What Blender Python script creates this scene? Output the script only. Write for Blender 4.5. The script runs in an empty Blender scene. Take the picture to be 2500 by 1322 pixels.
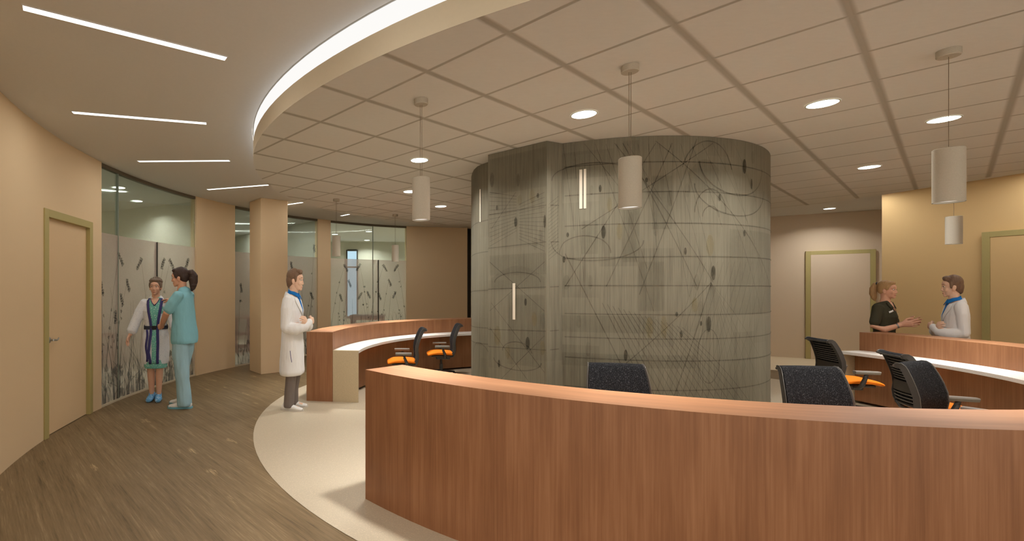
import bpy, bmesh, math, random
from math import sin, cos, pi, radians, atan2, hypot, sqrt
from mathutils import Vector, Matrix, noise
from mathutils.bvhtree import BVHTree
random.seed(7)
SC = bpy.context.scene
COL = SC.collection
# ------------------------------------------------------------------ measured frame of the place (metres)
F, CX, CY = 1178.3, 889.0, 705.3          # focal length and principal point of the 2500x1322 photograph
EYE = 1.6
ZT, ZF, ZC = 3.006, 3.161, 3.295          # tile cloud, top of its fascia, corridor ceiling
C = Vector((3.28, 6.22)); RCL = 4.59      # centre of the station, radius of the cloud and floor inlay
WC = Vector((3.54, 6.44)); RW = 7.05      # curved outer wall
DESK_Z, CNT_Z = .985, .73
RO, RI, RCI = 4.15, 3.77, 3.40            # desk outer, inner, counter front
GTH = .8846                               # grid direction
PD = Vector((sin(GTH), cos(GTH))); QD = Vector((cos(GTH), -sin(GTH)))
TILE = .6096; GU, GV = -1.10440*1.4063, 2.06518*1.4063

def at(px, py, z):
    """point of the horizontal plane z seen at a photo pixel"""
    d = (z-EYE)*F/(CY-py)
    return Vector(((px-CX)*d/F, d, z))
def ray_circ(px, c, r):
    k = (px-CX)/F
    A = 1+k*k; B = -2*(k*c.x+c.y); D = c.x**2+c.y**2-r*r
    y = (-B+sqrt(B*B-4*A*D))/(2*A)
    return Vector((k*y, y))
def ang(p, c): return atan2(p.y-c.y, p.x-c.x)
def pol(c, r, a, z=None):
    v = (c.x+r*cos(a), c.y+r*sin(a))
    return Vector(v) if z is None else Vector((v[0], v[1], z))

# ------------------------------------------------------------------ materials
def s2l(c):
    return tuple((x/12.92 if x <= .04045 else ((x+.055)/1.055)**2.4) for x in [v/255 for v in c])
class NT:
    def __init__(s, name):
        s.m = bpy.data.materials.new(name); s.m.use_nodes = True
        s.n = s.m.node_tree.nodes; s.l = s.m.node_tree.links
        s.b = s.n['Principled BSDF']; s.out = s.n['Material Output']
    def add(s, t, **k):
        n = s.n.new(t)
        for a, v in k.items():
            if hasattr(n, a): setattr(n, a, v)
            else: n.inputs[a.replace('_', ' ')].default_value = v
        return n
    def link(s, a, b): s.l.new(a, b)
    def math(s, op, a, b=None, c=None):
        n = s.n.new('ShaderNodeMath'); n.operation = op
        for i, v in enumerate((a, b, c)):
            if v is None: continue
            if hasattr(v, 'is_linked'): s.l.new(v, n.inputs[i])
            else: n.inputs[i].default_value = v
        return n.outputs[0]
    def mix(s, fac, a, b):
        n = s.n.new('ShaderNodeMix'); n.data_type = 'RGBA'
        for i, v in ((0, fac), (6, a), (7, b)):
            if hasattr(v, 'is_linked'): s.l.new(v, n.inputs[i])
            else: n.inputs[i].default_value = v if i == 0 else (*v[:3], 1)
        return n.outputs[2]
    def noise(s, vec, scale, detail=3, rough=.55):
        n = s.add('ShaderNodeTexNoise'); n.inputs['Scale'].default_value = scale
        n.inputs['Detail'].default_value = detail; n.inputs['Roughness'].default_value = rough
        if vec is not None: s.l.new(vec, n.inputs['Vector'])
        return n.outputs['Fac']
    def mapping(s, vec, scale=(1, 1, 1), rot=(0, 0, 0), loc=(0, 0, 0)):
        n = s.add('ShaderNodeMapping'); n.inputs['Scale'].default_value = scale
        n.inputs['Rotation'].default_value = rot; n.inputs['Location'].default_value = loc
        s.l.new(vec, n.inputs['Vector']); return n.outputs['Vector']
    def ramp(s, fac, stops):
        n = s.add('ShaderNodeValToRGB'); e = n.color_ramp.elements
        while len(e) < len(stops): e.new(.5)
        for i, (p, c) in enumerate(stops): e[i].position = p; e[i].color = (*c, 1)
        s.l.new(fac, n.inputs['Fac']); return n.outputs['Color']
    def bump(s, h, strength=.2, dist=.01):
        n = s.add('ShaderNodeBump'); n.inputs['Strength'].default_value = strength; n.inputs['Distance'].default_value = dist
        s.l.new(h, n.inputs['Height']); s.l.new(n.outputs['Normal'], s.b.inputs['Normal'])
    def obj(s): return s.add('ShaderNodeTexCoord').outputs['Object']
    def uv(s): return s.add('ShaderNodeTexCoord').outputs['UV']
    def set(s, rough=.6, metal=0, spec=.4):
        s.b.inputs['Roughness'].default_value = rough; s.b.inputs['Metallic'].default_value = metal
        s.b.inputs['Specular IOR Level'].default_value = spec; return s.m
def plain(name, rgb, rough=.6, metal=0, spec=.4, var=.06, scale=60, bump=0):
    t = NT(name); c = s2l(rgb)
    f = t.noise(t.obj(), scale, 3)
    col = t.mix(f, tuple(x*(1-var) for x in c), tuple(min(1, x*(1+var)) for x in c))
    t.link(col, t.b.inputs['Base Color'])
    if bump: t.bump(f, bump, .004)
    return t.set(rough, metal, spec)
def emit(name, rgb, strength):
    t = NT(name); e = t.add('ShaderNodeEmission'); e.inputs['Color'].default_value = (*rgb, 1); e.inputs['Strength'].default_value = strength
    t.link(e.outputs[0], t.out.inputs['Surface']); return t.m
M = {}
M['wall'] = plain('wall_paint', (223, 197, 159), .85, spec=.2, var=.03, scale=220, bump=.05)
M['wall_gold'] = plain('wall_paint_golden', (220, 188, 136), .85, spec=.2, var=.03, scale=220, bump=.05)
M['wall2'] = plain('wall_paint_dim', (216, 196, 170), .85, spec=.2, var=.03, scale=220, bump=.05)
M['ceil'] = plain('ceiling_paint', (216, 213, 208), .9, spec=.15, var=.03, scale=40)
M['fascia'] = plain('fascia_paint', (198, 184, 158), .85, spec=.2, var=.03, scale=40)
M['olive'] = plain('olive_frame_paint', (178, 164, 108), .55, var=.04)
M['door'] = plain('door_leaf', (219, 190, 150), .7, spec=.25, var=.03)
M['steel'] = plain('brushed_steel', (200, 200, 198), .28, .9)
M['room_wall'] = plain('room_wall_pale_green', (206, 203, 190), .85, spec=.2, var=.03)
M['room_ceil'] = plain('room_ceiling', (200, 200, 184), .9, spec=.2, var=.02)
M['room_floor'] = plain('room_floor_pale', (214, 206, 188), .6, var=.1, scale=30)
M['alcove_floor'] = plain('alcove_floor', (226, 208, 176), .55, var=.05, scale=50)
M['dark'] = plain('dark_brown', (52, 44, 36), .6)
M['black'] = plain('black_plastic', (26, 26, 27), .5)
M['shade'] = plain('lamp_shade_linen', (178, 169, 152), .85, spec=.15, var=.1, scale=160, bump=.1)
M['cord'] = plain('lamp_cord', (120, 104, 84), .6)
M['white_lit'] = emit('lamp_white', (1, .96, .88), 9)
M['strip_lit'] = emit('strip_white', (1, .96, .88), 3)
M['cove_lit'] = emit('cove_white', (1, .98, .95), 1.1)
M['pend_lit'] = emit('pendant_white', (1, .95, .88), 1.1)
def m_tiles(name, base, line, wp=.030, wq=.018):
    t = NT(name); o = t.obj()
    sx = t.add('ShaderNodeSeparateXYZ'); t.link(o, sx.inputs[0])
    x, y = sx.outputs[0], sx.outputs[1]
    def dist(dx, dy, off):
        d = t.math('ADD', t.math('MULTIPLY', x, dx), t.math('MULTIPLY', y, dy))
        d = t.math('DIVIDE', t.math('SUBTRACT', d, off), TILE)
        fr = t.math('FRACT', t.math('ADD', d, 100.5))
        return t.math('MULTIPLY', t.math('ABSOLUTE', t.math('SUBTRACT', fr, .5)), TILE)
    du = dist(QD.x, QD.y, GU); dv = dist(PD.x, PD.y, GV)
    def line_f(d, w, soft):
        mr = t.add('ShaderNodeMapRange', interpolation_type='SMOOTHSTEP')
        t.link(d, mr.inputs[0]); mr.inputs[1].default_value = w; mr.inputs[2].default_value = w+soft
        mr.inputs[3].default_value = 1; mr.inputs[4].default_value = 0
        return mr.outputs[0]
    f = t.math('MAXIMUM', line_f(du, wp*.25, wp*.9), line_f(dv, wq*.3, wq*.7))  # grid lines; the wider family has its soft shadow painted into the colour
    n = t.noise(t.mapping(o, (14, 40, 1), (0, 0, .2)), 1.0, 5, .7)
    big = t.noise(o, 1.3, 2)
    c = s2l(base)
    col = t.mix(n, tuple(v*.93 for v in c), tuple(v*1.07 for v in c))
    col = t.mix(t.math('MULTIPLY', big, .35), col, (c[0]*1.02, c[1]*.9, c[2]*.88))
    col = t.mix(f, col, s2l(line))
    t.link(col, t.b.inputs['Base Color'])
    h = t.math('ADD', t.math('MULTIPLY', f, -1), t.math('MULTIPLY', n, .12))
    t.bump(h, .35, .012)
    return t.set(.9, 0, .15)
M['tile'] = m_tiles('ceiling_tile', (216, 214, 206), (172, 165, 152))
M['tile_room'] = m_tiles('ceiling_tile_rooms', (212, 210, 190), (160, 156, 138))
def m_wood(name, dark, mid, light, sx=17, sy=.7, rough=.42, spec=.35):
    t = NT(name); u = t.uv()
    n1 = t.noise(t.mapping(u, (sx, sy, 1)), 1, 5, .65)
    n2 = t.noise(t.mapping(u, (sx*5, sy*2.2, 1), loc=(3, 1, 0)), 1, 3, .6)
    n3 = t.noise(t.mapping(u, (4.5, 1.1, 1)), 1, 3)
    f = t.math('ADD', t.math('MULTIPLY', n1, .36), t.math('ADD', t.math('MULTIPLY', n2, .34), t.math('MULTIPLY', n3, .30)))
    col = t.ramp(f, [(.33, s2l(dark)), (.5, s2l(mid)), (.68, s2l(light))])
    t.link(col, t.b.inputs['Base Color']); t.bump(n2, .05, .002)
    return t.set(rough, 0, spec)
M['desk'] = m_wood('desk_laminate', (124, 83, 55), (150, 103, 70), (174, 126, 90))
M['brown_wood'] = m_wood('brown_furniture_wood', (96, 58, 36), (128, 80, 52), (150, 98, 66))
def m_counter():
    t = NT('counter_solid_surface'); v = t.noise(t.obj(), 260, 2, .8)
    t.link(t.ramp(v, [(.3, s2l((196, 188, 178))), (.55, s2l((236, 230, 222))), (.8, s2l((250, 246, 240)))]), t.b.inputs['Base Color'])
    return t.set(.4, 0, .4)
M['counter'] = m_counter()
def m_speck(name, base, lo=.86, hi=1.12, scale=190, rough=.5, spec=.35):
    t = NT(name); o = t.obj(); v = t.noise(o, scale, 2, .8); w = t.noise(o, scale*.35, 2)
    c = s2l(base)
    col = t.ramp(v, [(.32, tuple(x*lo for x in c)), (.55, c), (.74, tuple(min(1, x*hi*1.25) for x in c))])
    col = t.mix(t.math('MULTIPLY', w, .25), col, tuple(x*.92 for x in c))
    t.link(col, t.b.inputs['Base Color']); return t.set(rough, 0, spec)
M['panel'] = m_speck('end_panel_speckled', (196, 178, 146))
M['inlay'] = m_speck('floor_inlay_speckled', (198, 184, 160), .93, 1.06, 120, .38, .35)
def m_plank():
    t = NT('floor_wood_look'); o = t.obj()
    a = atan2(QD.y, QD.x)
    r = t.mapping(o, (1, 1, 1), (0, 0, -a))
    n1 = t.noise(t.mapping(r, (1.6, 38, 1)), 1, 5, .7)
    n2 = t.noise(t.mapping(r, (.5, 9, 1), loc=(4, 2, 0)), 1, 4, .6)
    n4 = t.noise(t.mapping(r, (5, 90, 1), loc=(1, 7, 0)), 1, 3, .6)
    f = t.math('ADD', t.math('MULTIPLY', n1, .45), t.math('ADD', t.math('MULTIPLY', n2, .3), t.math('MULTIPLY', n4, .25)))
    col = t.ramp(f, [(.32, s2l((76, 60, 40))), (.45, s2l((120, 100, 71))), (.54, s2l((133, 112, 82))), (.68, s2l((170, 147, 113)))])
    # pale and dark splinter marks strewn along the grain
    v = t.add('ShaderNodeTexVoronoi'); v.feature = 'F1'; v.inputs['Scale'].default_value = 1
    wob = t.add('ShaderNodeVectorMath', operation='ADD')
    nz = t.add('ShaderNodeTexNoise'); nz.inputs['Scale'].default_value = 9; nz.inputs['Detail'].default_value = 3; t.link(r, nz.inputs['Vector'])
    sc = t.add('ShaderNodeVectorMath', operation='SCALE'); sc.inputs['Scale'].default_value = .10; t.link(nz.outputs['Color'], sc.inputs[0])
    t.link(r, wob.inputs[0]); t.link(sc.outputs[0], wob.inputs[1])
    t.link(t.mapping(wob.outputs[0], (1.5, 6.5, 1)), v.inputs['Vector'])
    keep = t.add('ShaderNodeSeparateColor'); t.link(v.outputs['Color'], keep.inputs[0])
    k1 = t.math('GREATER_THAN', keep.outputs[0], .72)
    band = t.add('ShaderNodeMapRange', interpolation_type='SMOOTHSTEP'); t.link(v.outputs['Distance'], band.inputs[0])
    band.inputs[1].default_value = .10; band.inputs[2].default_value = .22; band.inputs[3].default_value = 1; band.inputs[4].default_value = 0
    st = t.noise(t.mapping(r, (7, 120, 1)), 1, 2)
    mr = t.add('ShaderNodeMapRange'); t.link(st, mr.inputs[0]); mr.inputs[1].default_value = .42; mr.inputs[2].default_value = .62
    mk = t.math('MULTIPLY', t.math('MULTIPLY', k1, band.outputs[0]), mr.outputs[0])
    col = t.mix(t.math('MULTIPLY', mk, .75), col, s2l((206, 178, 134)))
    k2 = t.math('LESS_THAN', keep.outputs[0], .16)
    mk2 = t.math('MULTIPLY', t.math('MULTIPLY', k2, band.outputs[0]), mr.outputs[0])
    col = t.mix(t.math('MULTIPLY', mk2, .6), col, s2l((66, 48, 32)))
    t.link(col, t.b.inputs['Base Color']); t.bump(n4, .08, .003)
    return t.set(.5, 0, .3)
M['plank'] = m_plank()
def m_core():
    t = NT('mural_board'); u = t.uv()
    n1 = t.noise(t.mapping(u, (26, .7, 1)), 1, 5, .7)
    n2 = t.noise(t.mapping(u, (120, 3, 1)), 1, 2)
    n3 = t.noise(t.mapping(u, (1.2, .9, 1)), 1, 3)
    # upright strips of slightly different tint
    sp = t.add('ShaderNodeSeparateXYZ'); t.link(u, sp.inputs[0])
    strip = t.math('FLOOR', t.math('MULTIPLY', sp.outputs[0], 3.1))
    wn = t.add('ShaderNodeTexWhiteNoise', noise_dimensions='1D'); t.link(strip, wn.inputs['W'])
    row = t.math('FLOOR', t.math('ADD', t.math('MULTIPLY', sp.outputs[1], 2.2), t.math('MULTIPLY', wn.outputs['Value'], .8)))
    wn2 = t.add('ShaderNodeTexWhiteNoise', noise_dimensions='1D'); t.link(t.math('ADD', t.math('MULTIPLY', row, 7.3), strip), wn2.inputs['W'])
    f = t.math('ADD', t.math('MULTIPLY', n1, .34), t.math('ADD', t.math('MULTIPLY', n2, .24), t.math('ADD', t.math('MULTIPLY', n3, .24), t.math('MULTIPLY', wn2.outputs['Value'], .05))))
    col = t.ramp(f, [(.26, s2l((86, 82, 69))), (.42, s2l((119, 114, 98))), (.54, s2l((131, 127, 110))), (.72, s2l((146, 142, 127)))])
    # seams between boards and fine upright lines
    fr = t.math('FRACT', t.math('MULTIPLY', sp.outputs[0], 24))
    ln = t.math('LESS_THAN', fr, .07)
    col = t.mix(t.math('MULTIPLY', ln, .35), col, s2l((84, 77, 62)))
    t.link(col, t.b.inputs['Base Color']); t.bump(n1, .05, .003)
    return t.set(.75, 0, .2)
M['core'] = m_core()
def m_print(name, rgb, alpha):
    t = NT(name); t.b.inputs['Base Color'].default_value = (*s2l(rgb), 1)
    tr = t.add('ShaderNodeBsdfTransparent'); mx = t.add('ShaderNodeMixShader')
    n = t.noise(t.obj(), 30, 3)
    t.link(t.math('MULTIPLY', t.math('ADD', n, .5), alpha), mx.inputs[0])
    t.link(tr.outputs[0], mx.inputs[1]); t.link(t.b.outputs[0], mx.inputs[2]); t.link(mx.outputs[0], t.out.inputs['Surface'])
    return t.set(.8, 0, .1)
M['ink'] = m_print('mural_ink', (66, 58, 46), .3)
M['ink_dark'] = m_print('mural_ink_dark', (62, 58, 46), .55)
M['ink_faint'] = m_print('mural_wash', (90, 84, 66), .13)
M['ink_ochre'] = m_print('mural_ochre', (140, 122, 70), .2)
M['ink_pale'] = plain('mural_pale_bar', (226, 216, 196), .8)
M['plant'] = m_print('grass_print', (66, 62, 58), .5)
M['plant_soft'] = m_print('grass_print_soft', (92, 86, 80), .34)
def m_film():
    t = NT('frosted_film'); o = t.obj()
    n = t.noise(o, 170, 2, .8); b = t.noise(o, 1.6, 3)
    col = t.mix(n, s2l((190, 162, 150)), s2l((236, 208, 198)))
    col = t.mix(t.math('MULTIPLY', b, .5), col, s2l((176, 164, 156)))
    d = t.add('ShaderNodeBsdfDiffuse'); t.link(col, d.inputs[0])
    tl = t.add('ShaderNodeBsdfTranslucent'); t.link(col, tl.inputs[0])
    ad = t.add('ShaderNodeMixShader'); ad.inputs[0].default_value = .45; t.link(d.outputs[0], ad.inputs[1]); t.link(tl.outputs[0], ad.inputs[2])
    tr = t.add('ShaderNodeBsdfTransparent'); tr.inputs[0].default_value = (.93, .95, .93, 1)
    mx = t.add('ShaderNodeMixShader'); t.link(t.math('ADD', t.math('MULTIPLY', n, .14), .56), mx.inputs[0])
    t.link(tr.outputs[0], mx.inputs[1]); t.link(ad.outputs[0], mx.inputs[2]); t.link(mx.outputs[0], t.out.inputs['Surface'])
    return t.m
M['film'] = m_film()
def m_glass():
    t = NT('clear_glass')
    tr = t.add('ShaderNodeBsdfTransparent'); tr.inputs[0].default_value = (.87, .92, .88, 1)
    g = t.add('ShaderNodeBsdfGlossy'); g.inputs['Roughness'].default_value = .05; g.inputs[0].default_value = (.9, .95, .92, 1)
    lw = t.add('ShaderNodeFresnel'); lw.inputs[0].default_value = 1.35
    mx = t.add('ShaderNodeMixShader'); t.link(t.math('MULTIPLY', lw.outputs[0], .6), mx.inputs[0])
    t.link(tr.outputs[0], mx.inputs[1]); t.link(g.outputs[0], mx.inputs[2]); t.link(mx.outputs[0], t.out.inputs['Surface'])
    return t.m
M['glass'] = m_glass()
M['glass_edge'] = plain('glass_edge_green', (136, 142, 130), .3)
M['mullion'] = plain('glass_joint_dark', (60, 58, 52), .5)
M['head_trim'] = plain('glass_head_channel', (104, 94, 76), .5)
M['sky'] = emit('daylight', (.62, .8, 1.0), 1.3)
def m_knit():
    t = NT('black_knit_fabric'); o = t.obj()
    w = t.noise(t.mapping(o, (170, 170, 90)), 1, 2, .8)
    t.link(t.ramp(w, [(.42, s2l((24, 24, 26))), (.58, s2l((42, 42, 45))), (.74, s2l((104, 106, 108)))]), t.b.inputs['Base Color'])
    t.bump(w, .5, .004); return t.set(.9, 0, .15)
M['knit'] = m_knit()
M['orange'] = plain('orange_seat_fabric', (238, 128, 22), .8, spec=.2, var=.08, scale=220, bump=.2)
M['frame_grey'] = plain('chair_frame_grey', (72, 68, 64), .42, .15)
M['slat'] = plain('chair_slat_grey', (128, 122, 116), .4, .2)
M['arm_grey'] = plain('arm_pad_grey', (132, 126, 118), .5)
M['alu'] = plain('aluminium_edge', (140, 138, 134), .3, .7)
# people
M['skin_a'] = plain('skin_fair', (226, 178, 150), .55, spec=.3, var=.05, scale=40)
M['skin_b'] = plain('skin_light', (236, 196, 168), .55, spec=.3, var=.05, scale=40)
M['skin_c'] = plain('skin_tan', (220, 168, 140), .55, spec=.3, var=.05, scale=40)
M['lip_pale'] = plain('lip_pale', (206, 142, 124), .5)
M['lip'] = plain('lip', (182, 106, 94), .45)
M['eye'] = plain('eye_white', (232, 226, 218), .3, var=.01)
M['iris'] = plain('iris_dark', (50, 38, 30), .25, var=.01)
def hairm(n, c): 
    t = NT(n); o = t.obj(); f = t.noise(t.mapping(o, (130, 130, 14)), 1, 3)
    k = s2l(c); t.link(t.mix(f, tuple(x*.6 for x in k), tuple(min(1, x*1.5) for x in k)), t.b.inputs['Base Color']); t.bump(f, .6, .006); return t.set(.55, 0, .35)
M['hair_brown'] = hairm('hair_brown', (122, 96, 76)); M['hair_dark'] = hairm('hair_dark_brown', (64, 48, 42))
M['hair_blond'] = hairm('hair_blond', (172, 136, 92)); M['hair_grey'] = hairm('hair_grey_brown', (120, 102, 86))
def cloth(n, c, var=.05, bump=.25, scale=14):
    t = NT(n); o = t.obj(); f = t.noise(t.mapping(o, (1, 1, .45)), scale, 4, .6); g = t.noise(o, 300, 1)
    k = s2l(c); col = t.mix(f, tuple(x*(1-var) for x in k), tuple(min(1, x*(1+var)) for x in k)); t.link(col, t.b.inputs['Base Color'])
    t.bump(t.math('ADD', f, t.math('MULTIPLY', g, .04)), bump, .02); return t.set(.85, 0, .2)
M['coat'] = cloth('white_coat_cloth', (236, 234, 232), .03)
M['shirt'] = cloth('blue_shirt_cloth', (30, 118, 196), .08)
M['slacks'] = cloth('grey_slacks_cloth', (122, 112, 106), .08)
M['scrub'] = cloth('teal_scrub_cloth', (136, 192, 204), .07)
M['scrub_leg'] = cloth('pale_teal_scrub_cloth', (158, 194, 206), .06)
M['polo'] = cloth('black_polo_cloth', (66, 63, 48), .1)
M['robe_trim'] = cloth('navy_trim_cloth', (72, 70, 122), .06)
M['belt'] = cloth('dark_belt_webbing', (62, 64, 76), .08)
M['shoe'] = plain('sneaker_white', (232, 230, 226), .5)
M['sole'] = plain('sneaker_teal_sole', (120, 182, 200), .5)
M['grey_shoe'] = plain('shoe_pale_grey', (206, 200, 192), .55)
def m_dots(n, base, dot, scale, thr):
    t = NT(n); o = t.obj(); v = t.add('ShaderNodeTexVoronoi'); v.inputs['Scale'].default_value = scale; t.link(o, v.inputs['Vector'])
    f = t.math('LESS_THAN', v.outputs['Distance'], thr); w = t.noise(t.mapping(o, (1, 1, .4)), 14, 4)
    col = t.mix(t.math('MULTIPLY', f, .8), s2l(base), s2l(dot)); t.link(col, t.b.inputs['Base Color']); t.bump(w, .25, .02); return t.set(.85, 0, .2)
M['robe'] = m_dots('robe_speckled_white', (232, 234, 238), (128, 132, 168), 60, .17)
M['gown'] = m_dots('gown_green_pattern', (118, 190, 176), (222, 236, 230), 55, .3)
M['shoecover'] = m_dots('shoe_cover_blue', (112, 172, 220), (220, 236, 246), 40, .3)

# ------------------------------------------------------------------ objects
def finish(o, label=None, cat=None, group=None, kind=None):
    if label: o['label'] = label
    if cat: o['category'] = cat
    if group: o['group'] = group
    if kind: o['kind'] = kind
    return o
class MB:
    def __init__(s): s.bm = bmesh.new(); s.uvl = s.bm.loops.layers.uv.new('UVMap')
    def face(s, pts, uvs=None, mi=0):
        vs = [s.bm.verts.new(p) for p in pts]
        f = s.bm.faces.new(vs); f.material_index = mi
        if uvs:
            for l, u in zip(f.loops, uvs): l[s.uvl].uv = u
        else: s.autouv(f)
        return f
    def autouv(s, f):
        f.normal_update(); n = f.normal; a = max(range(3), key=lambda i: abs(n[i]))
        i, j = [(1, 2), (0, 2), (0, 1)][a]
        for l in f.loops: l[s.uvl].uv = (l.vert.co[i], l.vert.co[j])
    def grid(s, P, uv=None, closed_u=False, closed_v=False, mi=0):
        V = [[s.bm.verts.new(p) for p in row] for row in P]
        n, m = len(P), len(P[0]); fs = []
        for i in range(n if closed_u else n-1):
            for j in range(m if closed_v else m-1):
                i2, j2 = (i+1) % n, (j+1) % m
                try: f = s.bm.faces.new((V[i][j], V[i2][j], V[i2][j2], V[i][j2]))
                except ValueError: continue
                f.material_index = mi; fs.append(f)
                if uv:
                    for l, (a, b) in zip(f.loops, ((i, j), (i+1, j), (i+1, j+1), (i, j+1))): l[s.uvl].uv = uv(a, b)
                else: s.autouv(f)
        return V
    def cap(s, ring, mi=0):
        try: f = s.bm.faces.new(ring); f.material_index = mi; s.autouv(f)
        except ValueError: pass
    def box(s, c, size, rot=0, mi=0, R=None):
        hx, hy, hz = [v/2 for v in size]
        R = R or Matrix.Rotation(rot, 3, 'Z'); c = Vector(c)
        q = [c+R@Vector((x*hx, y*hy, z*hz)) for z in (-1, 1) for x, y in ((-1, -1), (1, -1), (1, 1), (-1, 1))]
        V = [s.bm.verts.new(p) for p in q]
        loc = [Vector((x*hx, y*hy, z*hz)) for z in (-1, 1) for x, y in ((-1, -1), (1, -1), (1, 1), (-1, 1))]
        for idx in ((3, 2, 1, 0), (4, 5, 6, 7), (0, 1, 5, 4), (1, 2, 6, 5), (2, 3, 7, 6), (3, 0, 4, 7)):
            f = s.bm.faces.new([V[i] for i in idx]); f.material_index = mi
            a, b, c2 = loc[idx[0]], loc[idx[1]], loc[idx[2]]
            n = (b-a).cross(c2-b); ax = max(range(3), key=lambda i: abs(n[i])); i, j = [(1, 2), (0, 2), (0, 1)][ax]
            for l, k in zip(f.loops, idx): l[s.uvl].uv = (loc[k][i], loc[k][j])
    def sector(s, c, r0, r1, a0, a1, z0, z1, n=48, mi=0, mi_top=None):
        """closed ring sector; wood grain runs upright on the sides and along the arc on top"""
        A = [a0+(a1-a0)*i/n for i in range(n+1)]; rm = (r0+r1)/2
        R = [(r1, z0), (r1, z1), (r0, z1), (r0, z0)]
        P = [[pol(c, r, a, z) for r, z in R] for a in A]
        V = [[s.bm.verts.new(p) for p in row] for row in P]
        for i in range(n):
            for j in range(4):
                k = (j+1) % 4
                f = s.bm.faces.new((V[i][j], V[i+1][j], V[i+1][k], V[i][k]))
                f.material_index = mi_top if (mi_top is not None and j == 1) else mi
                for l, (ii, jj) in zip(f.loops, ((i, j), (i+1, j), (i+1, k), (i, k))):
                    r, z = R[jj]; arc = A[ii]*rm
                    l[s.uvl].uv = (r*1.0, arc) if j in (1, 3) else (arc, z)
        for i in (0, n):
            f = s.bm.faces.new(V[i]); f.material_index = mi
            for l, (r, z) in zip(f.loops, R): l[s.uvl].uv = (r, z)
    def tube(s, pts, r, n=8, mi=0):
        pts = [Vector(p) for p in pts]; rs = r if hasattr(r, '__len__') else [r]*len(pts)
        rows = []; up = Vector((0, 0, 1))
        for i, p in enumerate(pts):
            d = (pts[min(i+1, len(pts)-1)]-pts[max(i-1, 0)]).normalized()
            ref = up if abs(d.z) < .95 else Vector((1, 0, 0))
            u = d.cross(ref).normalized(); v = u.cross(d)
            rows.append([p+(u*cos(2*pi*k/n)+v*sin(2*pi*k/n))*rs[i] for k in range(n)])
        V = s.grid(rows, closed_v=True, mi=mi); s.cap(V[0][::-1], mi); s.cap(V[-1], mi)
    def lathe(s, c, prof, n=32, mi=0, cap=True):
        rows = [[Vector((c[0]+r*cos(2*pi*k/n), c[1]+r*sin(2*pi*k/n), c[2]+z)) for k in range(n)] for r, z in prof]
        V = s.grid(rows, uv=lambda a, b: (b/n*2*pi*.3, prof[min(a, len(prof)-1)][1]), closed_v=True, mi=mi)
        if cap: s.cap(V[0][::-1], mi); s.cap(V[-1], mi)
    def build(s, name, mats, parent=None, smooth=35, bevel=0, fix=True):
        if fix: bmesh.ops.recalc_face_normals(s.bm, faces=s.bm.faces[:])
        me = bpy.data.meshes.new(name); s.bm.to_mesh(me); s.bm.free()
        for m in (mats if isinstance(mats, (list, tuple)) else [mats]): me.materials.append(M[m] if isinstance(m, str) else m)
        if smooth:
            me.shade_smooth(); me.set_sharp_from_angle(angle=radians(smooth))
        o = bpy.data.objects.new(name, me); COL.objects.link(o)
        if parent is not None: o.parent = parent
        if bevel:
            b = o.modifiers.new('bevel', 'BEVEL'); b.width = bevel; b.segments = 2; b.limit_method = 'ANGLE'; b.angle_limit = radians(50)
        return o
def empty(name, loc, rz=0, label=None, cat=None, group=None, kind=None):
    o = bpy.data.objects.new(name, None); COL.objects.link(o); o.location = loc; o.rotation_euler = (0, 0, rz)
    return finish(o, label, cat, group, kind)
def copy_tree(o, parent=None):
    c = o.copy(); COL.objects.link(c); c.parent = parent
    for ch in list(o.children): copy_tree(ch, c)
    return c
def light(name, typ, loc, energy, parent=None, color=(1, .975, .94), **k):
    d = bpy.data.lights.new(name, typ); d.energy = energy; d.color = color
    for a, v in k.items(): setattr(d, a, v)
    o = bpy.data.objects.new(name, d); COL.objects.link(o); o.location = loc
    if parent is not None: o.parent = parent
    return o
def struct(o, label, cat='building part'): return finish(o, label, cat, None, 'structure')

# ================================================================== SETTING
def disc(name, c, r, z, mat, n=128, up=True):
    b = MB(); b.face([pol(c, r, 2*pi*k/n, z) for k in range(n)]); o = b.build(name, mat, smooth=0, fix=False)
    if not up: o.data.flip_normals()
    return o
def plane_poly(name, pts, z, mat, up=True):
    b = MB(); b.face([(x, y, z) for x, y in pts]); o = b.build(name, mat, smooth=0, fix=False)
    n = o.data.polygons[0].normal.z
    if (n > 0) != up: o.data.flip_normals()
    return o
struct(plane_poly('floor', [(-5.2, -2.5), (12.5, -2.5), (12.5, 14.2), (-5.2, 14.2)], 0, 'plank'), 'brown wood look plank floor of the curved corridor', 'floor')
struct(disc('floor_inlay', C, RCL, .003, 'inlay'), 'pale speckled round floor inlay under the nurse station', 'floor')
# rooms beyond the curved wall and the recess at the far side
b = MB(); A0, A1 = radians(196), radians(62); n = 60
b.grid([[pol(WC, r, A0+(A1-A0)*i/n, .002) for r in (RW+.06, 12.5)] for i in range(n+1)])
struct(b.build('floor_rooms', 'room_floor', smooth=0), 'pale floor of the rooms behind the glass walls', 'floor')
b = MB(); b.face([(7.6, 9.75, .004), (9.6, 8.35, .004), (12.4, 9.3, .004), (9.6, 11.6, .004), (8.4, 12.4, .004)])
struct(b.build('floor_alcove', 'alcove_floor', smooth=0), 'light floor of the recess in front of the far door', 'floor')
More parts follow.
